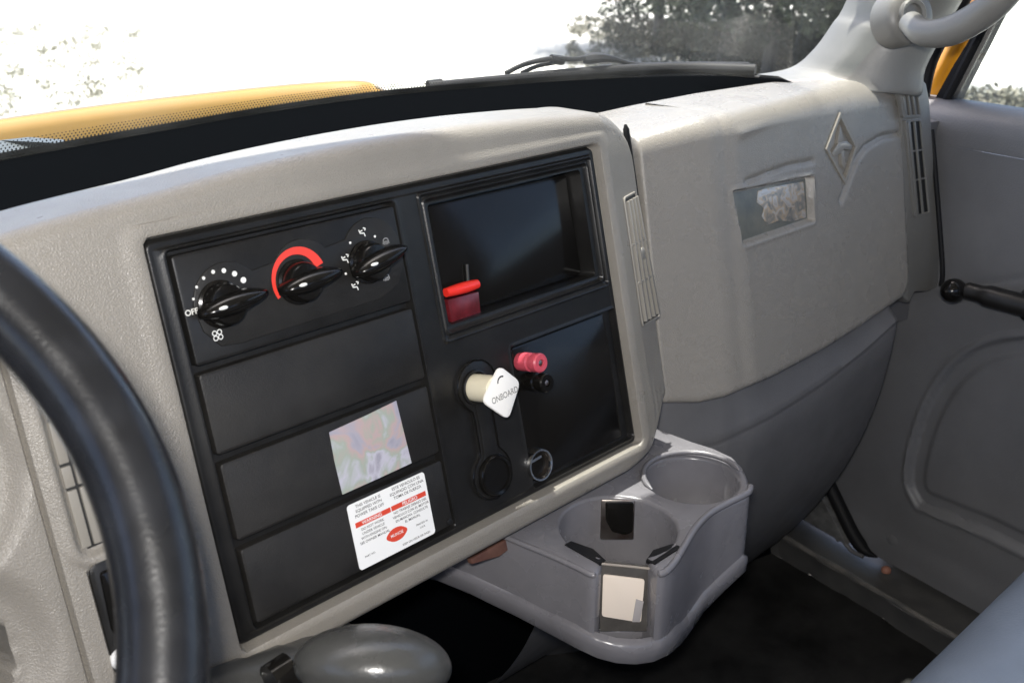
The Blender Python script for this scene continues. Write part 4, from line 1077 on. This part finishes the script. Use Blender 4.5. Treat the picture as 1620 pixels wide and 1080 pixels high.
def onws(px, py, off=.02):
    # a point just outside the glass, found along the ray
    r = ray(px, py); best = None
    for d in np.linspace(.8, 2.2, 500):
        q = r * d; h = q[2] - ZD; t = h / .66
        b = min(base, key=lambda p: abs(cx_ + (p[0] - cx_) * (1 - .10 * t) - q[0])); yg = b[1] - .13 * t - .02 * t * t
        if q[1] > yg + off: return q
    return r * 1.4
wi = root('wiper', onws(900, 110), 'black windscreen wiper lying along the foot of the windscreen', 'wiper')
bl = [onws(*q) for q in ((680, 141), (720, 136), (800, 128), (900, 118), (1000, 111), (1100, 108), (1195, 111))]
mk('blade', tube(smoothpath(bl, 4), .0085, 10, .9), RUB, wi)
mk('blade_end', tube([onws(678, 144), onws(700, 141)], .0125, 10), RUB, wi)
mk('rubber_edge', tube(smoothpath([p + np.array([0, -.008, -.010]) for p in bl], 4), .004, 8), BLK, wi)
am = [onws(*q, .03) for q in ((800, 116), (830, 102), (872, 93), (905, 94), (925, 92))]
mk('arm_bow', tube(smoothpath(am, 5), .0032, 8), RUB, wi)
am = [onws(*q, .03) for q in ((825, 116), (850, 105), (880, 99))]
mk('arm_bow', tube(smoothpath(am, 5), .0028, 8), RUB, wi)
mk('bow_joint', tube([onws(872, 94, .03), onws(890, 96, .03)], .0062, 8), RUB, wi)
mk('arm', tube(smoothpath([onws(*q, .035) for q in ((922, 95), (950, 92), (978, 96), (1010, 103), (1100, 102), (1185, 103))], 3), [.0065, .0095, .0095, .0085, .007, .006] + [.0045] * 10, 8, .8), RUB, wi)

CW = mat('cowl_black', (.012, .016, .018), .5)
co = root('cowl', (.55, 1.12, -.24), 'black cowl strip outside under the windscreen foot', 'cowl')
rows = [[p + np.array([0, dy, dz]) for p in WB] for dy, dz in ((.004, -.004), (.02, -.004), (.05, -.022), (.10, -.05), (.16, -.09))]
mk('cowl_strip', grid(rows), CW, co, smooth=60)
lp = [atz(-60, 235, -.19), atz(0, 222, -.19), atz(45, 217, -.19), atz(100, 221, -.19), atz(104, 227, -.19), atz(150, 232, -.20), atz(-60, 270, -.20)]
a = [tuple(p) for p in lp]; b = [(x, y, z - .02) for x, y, z in a]; n_ = len(a)
mk('cowl_cover', (a + b, [list(range(n_)), list(range(n_, 2 * n_))[::-1]] + [[i, (i + 1) % n_, n_ + (i + 1) % n_, n_ + i] for i in range(n_)]), mat('cowl_grey', (.03, .04, .045), .5), co, smooth=0)

hd = root('truck_hood', (.5, 1.7, -.32), 'yellow truck hood seen low through the windscreen at left', 'hood')
SILH = [(-500, 262), (-200, 222), (0, 190), (200, 163), (400, 141), (500, 132), (560, 129), (595, 134), (618, 146), (640, 162)]
crest = [atz(px, py, -.225 - (.006 if px > 580 else 0)) for px, py in SILH]
crest = smoothpath(crest, 5); rows = []
for dy, dz in ((-.060, -.16), (-.052, -.12), (-.042, -.075), (-.032, -.040), (-.022, -.014), (-.012, -.003), (0, 0), (.03, -.006), (.10, -.035), (.5, -.19), (1.1, -.45)):
    rows.append([np.array([p[0], p[1] + dy, p[2] + dz]) for p in crest])
mk('hood_skin', grid(rows), YEL, hd, smooth=60)
mk('hood_edge_highlight', tube([p + np.array([0, .004, -.001]) for p in crest], .004, 8), mat('lit_edge_tan', (.45, .40, .33), .6), hd)  # pale tan tube, the lit crest's highlight put in as colour

# ================================================================== OUTSIDE
GZ = -EYE
def ground_mat():
    m = bpy.data.materials.new('pale_gravel_ground'); m.use_nodes = True; t = m.node_tree; b = t.nodes['Principled BSDF']; b.inputs['Roughness'].default_value = .95
    tc = t.nodes.new('ShaderNodeTexCoord')
    n1 = t.nodes.new('ShaderNodeTexNoise'); n1.inputs['Scale'].default_value = .16; n1.inputs['Detail'].default_value = 5
    n2 = t.nodes.new('ShaderNodeTexNoise'); n2.inputs['Scale'].default_value = 2.2; n2.inputs['Detail'].default_value = 10; n2.inputs['Roughness'].default_value = .75
    t.links.new(tc.outputs['Object'], n1.inputs['Vector']); t.links.new(tc.outputs['Object'], n2.inputs['Vector'])
    r1 = t.nodes.new('ShaderNodeValToRGB'); r1.color_ramp.elements[0].position = .50; r1.color_ramp.elements[1].position = .60
    r2 = t.nodes.new('ShaderNodeValToRGB'); r2.color_ramp.elements[0].position = .44; r2.color_ramp.elements[1].position = .62
    r2.color_ramp.elements[0].color = (.52, .50, .45, 1); r2.color_ramp.elements[1].color = (.13, .15, .09, 1)
    t.links.new(n1.outputs['Fac'], r1.inputs[0]); t.links.new(n2.outputs['Fac'], r2.inputs[0])
    mx = t.nodes.new('ShaderNodeMix'); mx.data_type = 'RGBA'; mx.inputs[6].default_value = (.56, .54, .49, 1)
    t.links.new(r1.outputs[0], mx.inputs[0]); t.links.new(r2.outputs[0], mx.inputs[7]); t.links.new(mx.outputs[2], b.inputs['Base Color']); return m
struct('ground', grid([[(x, y, GZ) for x in np.linspace(-400, 400, 9)] for y in np.linspace(-400, 400, 9)]), ground_mat())

LEAF = mat('dusty_leaves', (.022, .032, .020), .7, col2=(.06, .07, .045), vscale=1.5, spec=.2)
LEAFD = mat('dark_leaves', (.018, .026, .02), .7, col2=(.04, .05, .035), vscale=1.5, spec=.2)
BARK = mat('grey_bark', (.05, .045, .04), .8, bump=.4, bscale=20)
DRY = mat('dry_brush', (.22, .19, .14), .8, col2=(.12, .12, .08), vscale=3)
def leafcloud(blobs, n, size, rng, zmin=None):
    V = []; Fc = []
    w = np.array([b[3] ** 2 for b in blobs]); w = w / w.sum()
    for i in range(n):
        b = blobs[rng.choice(len(blobs), p=w)]; d = rng.normal(size=3); d /= np.linalg.norm(d); r = b[3] * (rng.random() ** .35)
        c = np.array(b[:3]) + d * r * np.array([1, 1, .8])
        if zmin is not None and c[2] < zmin: continue
        u = rng.normal(size=3); u /= np.linalg.norm(u); v = np.cross(u, rng.normal(size=3)); v /= np.linalg.norm(v); s_ = size * (.6 + rng.random() * .8); k = len(V)
        V += [c - u * s_, c + v * s_ * .55, c + u * s_, c - v * s_ * .55]; Fc.append([k, k + 1, k + 2, k + 3])
    return V, Fc
def at_heading(deg, dist): a = radians(deg); return sin(a) * dist, cos(a) * dist
def tree(hd_, dist, h, w, seed, label, m=LEAF, n=4200):
    rng = np.random.default_rng(seed); x, y = at_heading(hd_, dist)
    t = root('tree', (x, y, GZ), label, 'tree', 'trees and bushes at the far edge of the yard')
    tr = [(x, y, GZ), (x + .1, y, GZ + h * .25), (x - .1, y + .1, GZ + h * .5), (x + .1, y, GZ + h * .85)]
    parts = [tube(smoothpath(tr, 4), [.09 * (1 - i / 15) + .02 for i in range(13)], 8)]
    blobs = []
    for k in range(13):
        a = rng.random() * 2 * pi; rr_ = w * (.25 + .6 * rng.random()); zz = GZ + h * (.12 + .85 * rng.random())
        c = (x + rr_ * cos(a), y + rr_ * sin(a), zz); blobs.append((*c, w * (.28 + .25 * rng.random())))
        parts.append(tube([(x, y, GZ + h * .3), ((x + c[0]) / 2, (y + c[1]) / 2, (GZ + h * .3 + zz) / 2 + .2), c], [.09, .06, .02], 6))
    mk('trunk', join(*parts), BARK, t, smooth=60)
    mk('crown', leafcloud(blobs, n * 7, .055, rng, GZ + .1), m, t, smooth=0)
tree(42, 22, 6, 3.2, 2, 'leftmost dusty tree beyond the windscreen, with the thinnest crown', LEAF)
tree(45.5, 19, 6, 3.2, 3, 'dark tree seen through the middle of the upper right glass', LEAFD)
tree(47.8, 17, 6, 2.5, 4, 'dark tree seen through the glass just left of the pillar', LEAF, 5200)
tree(51, 15, 6, 1.3, 5, 'dark tree partly hidden behind the windscreen pillar', LEAFD, 5200)
rng = np.random.default_rng(9)
bl_ = []
for k in range(40):
    a = 40 + 15 * rng.random(); d = 15.5 + 5 * rng.random() + (55 - a) * .25; x, y = at_heading(a, d); bl_.append((x, y, GZ + .15 + .2 * rng.random(), .35 + .5 * rng.random()))
tag(mk('undergrowth', leafcloud(bl_, 22000, .05, rng, GZ), LEAFD, None, smooth=0), 'low dark undergrowth at the foot of the trees', 'undergrowth', kind='stuff')
bl_ = []
for k in range(46):
    a = 56.5 + 7 * rng.random(); d = 12.8 + 1.4 * rng.random(); x, y = at_heading(a, d); bl_.append((x, y, GZ + .1 + .25 * rng.random(), .22 + .2 * rng.random()))
tag(mk('brush_row', leafcloud(bl_, 16000, .04, rng, GZ), DRY, None, smooth=0), 'grey brush row seen low through the passenger window', 'brush', kind='stuff')

bl_ = []
for k in range(420):
    a = 2.5 + 13 * rng.random() ** 1.9; d = 7.5 + 22 * rng.random(); x, y = at_heading(a, d); bl_.append((x, y, GZ + .03, (.05 + .10 * rng.random()) * (.5 + d / 18)))
tag(mk('yard_grass', leafcloud(bl_, 26000, .03, rng, GZ), mat('pale_grass', (.19, .19, .13), .9, col2=(.32, .30, .23), vscale=1.2), None, smooth=0), 'sparse pale grass patches on the bright yard at far left', 'grass', kind='stuff')

bl_ = []
for k in range(420):
    a = 37.5 + 12 * rng.random(); d = 15 + 14 * rng.random(); x, y = at_heading(a, d); bl_.append((x, y, GZ + .03, .05 + .16 * rng.random()))
tag(mk('leaf_litter', leafcloud(bl_, 26000, .035, rng, GZ), mat('leaf_litter_brown', (.13, .13, .10), .9, col2=(.26, .24, .18), vscale=1.2), None, smooth=0), 'grey brown leaf litter on the yard in front of the trees', 'leaf litter', kind='stuff')
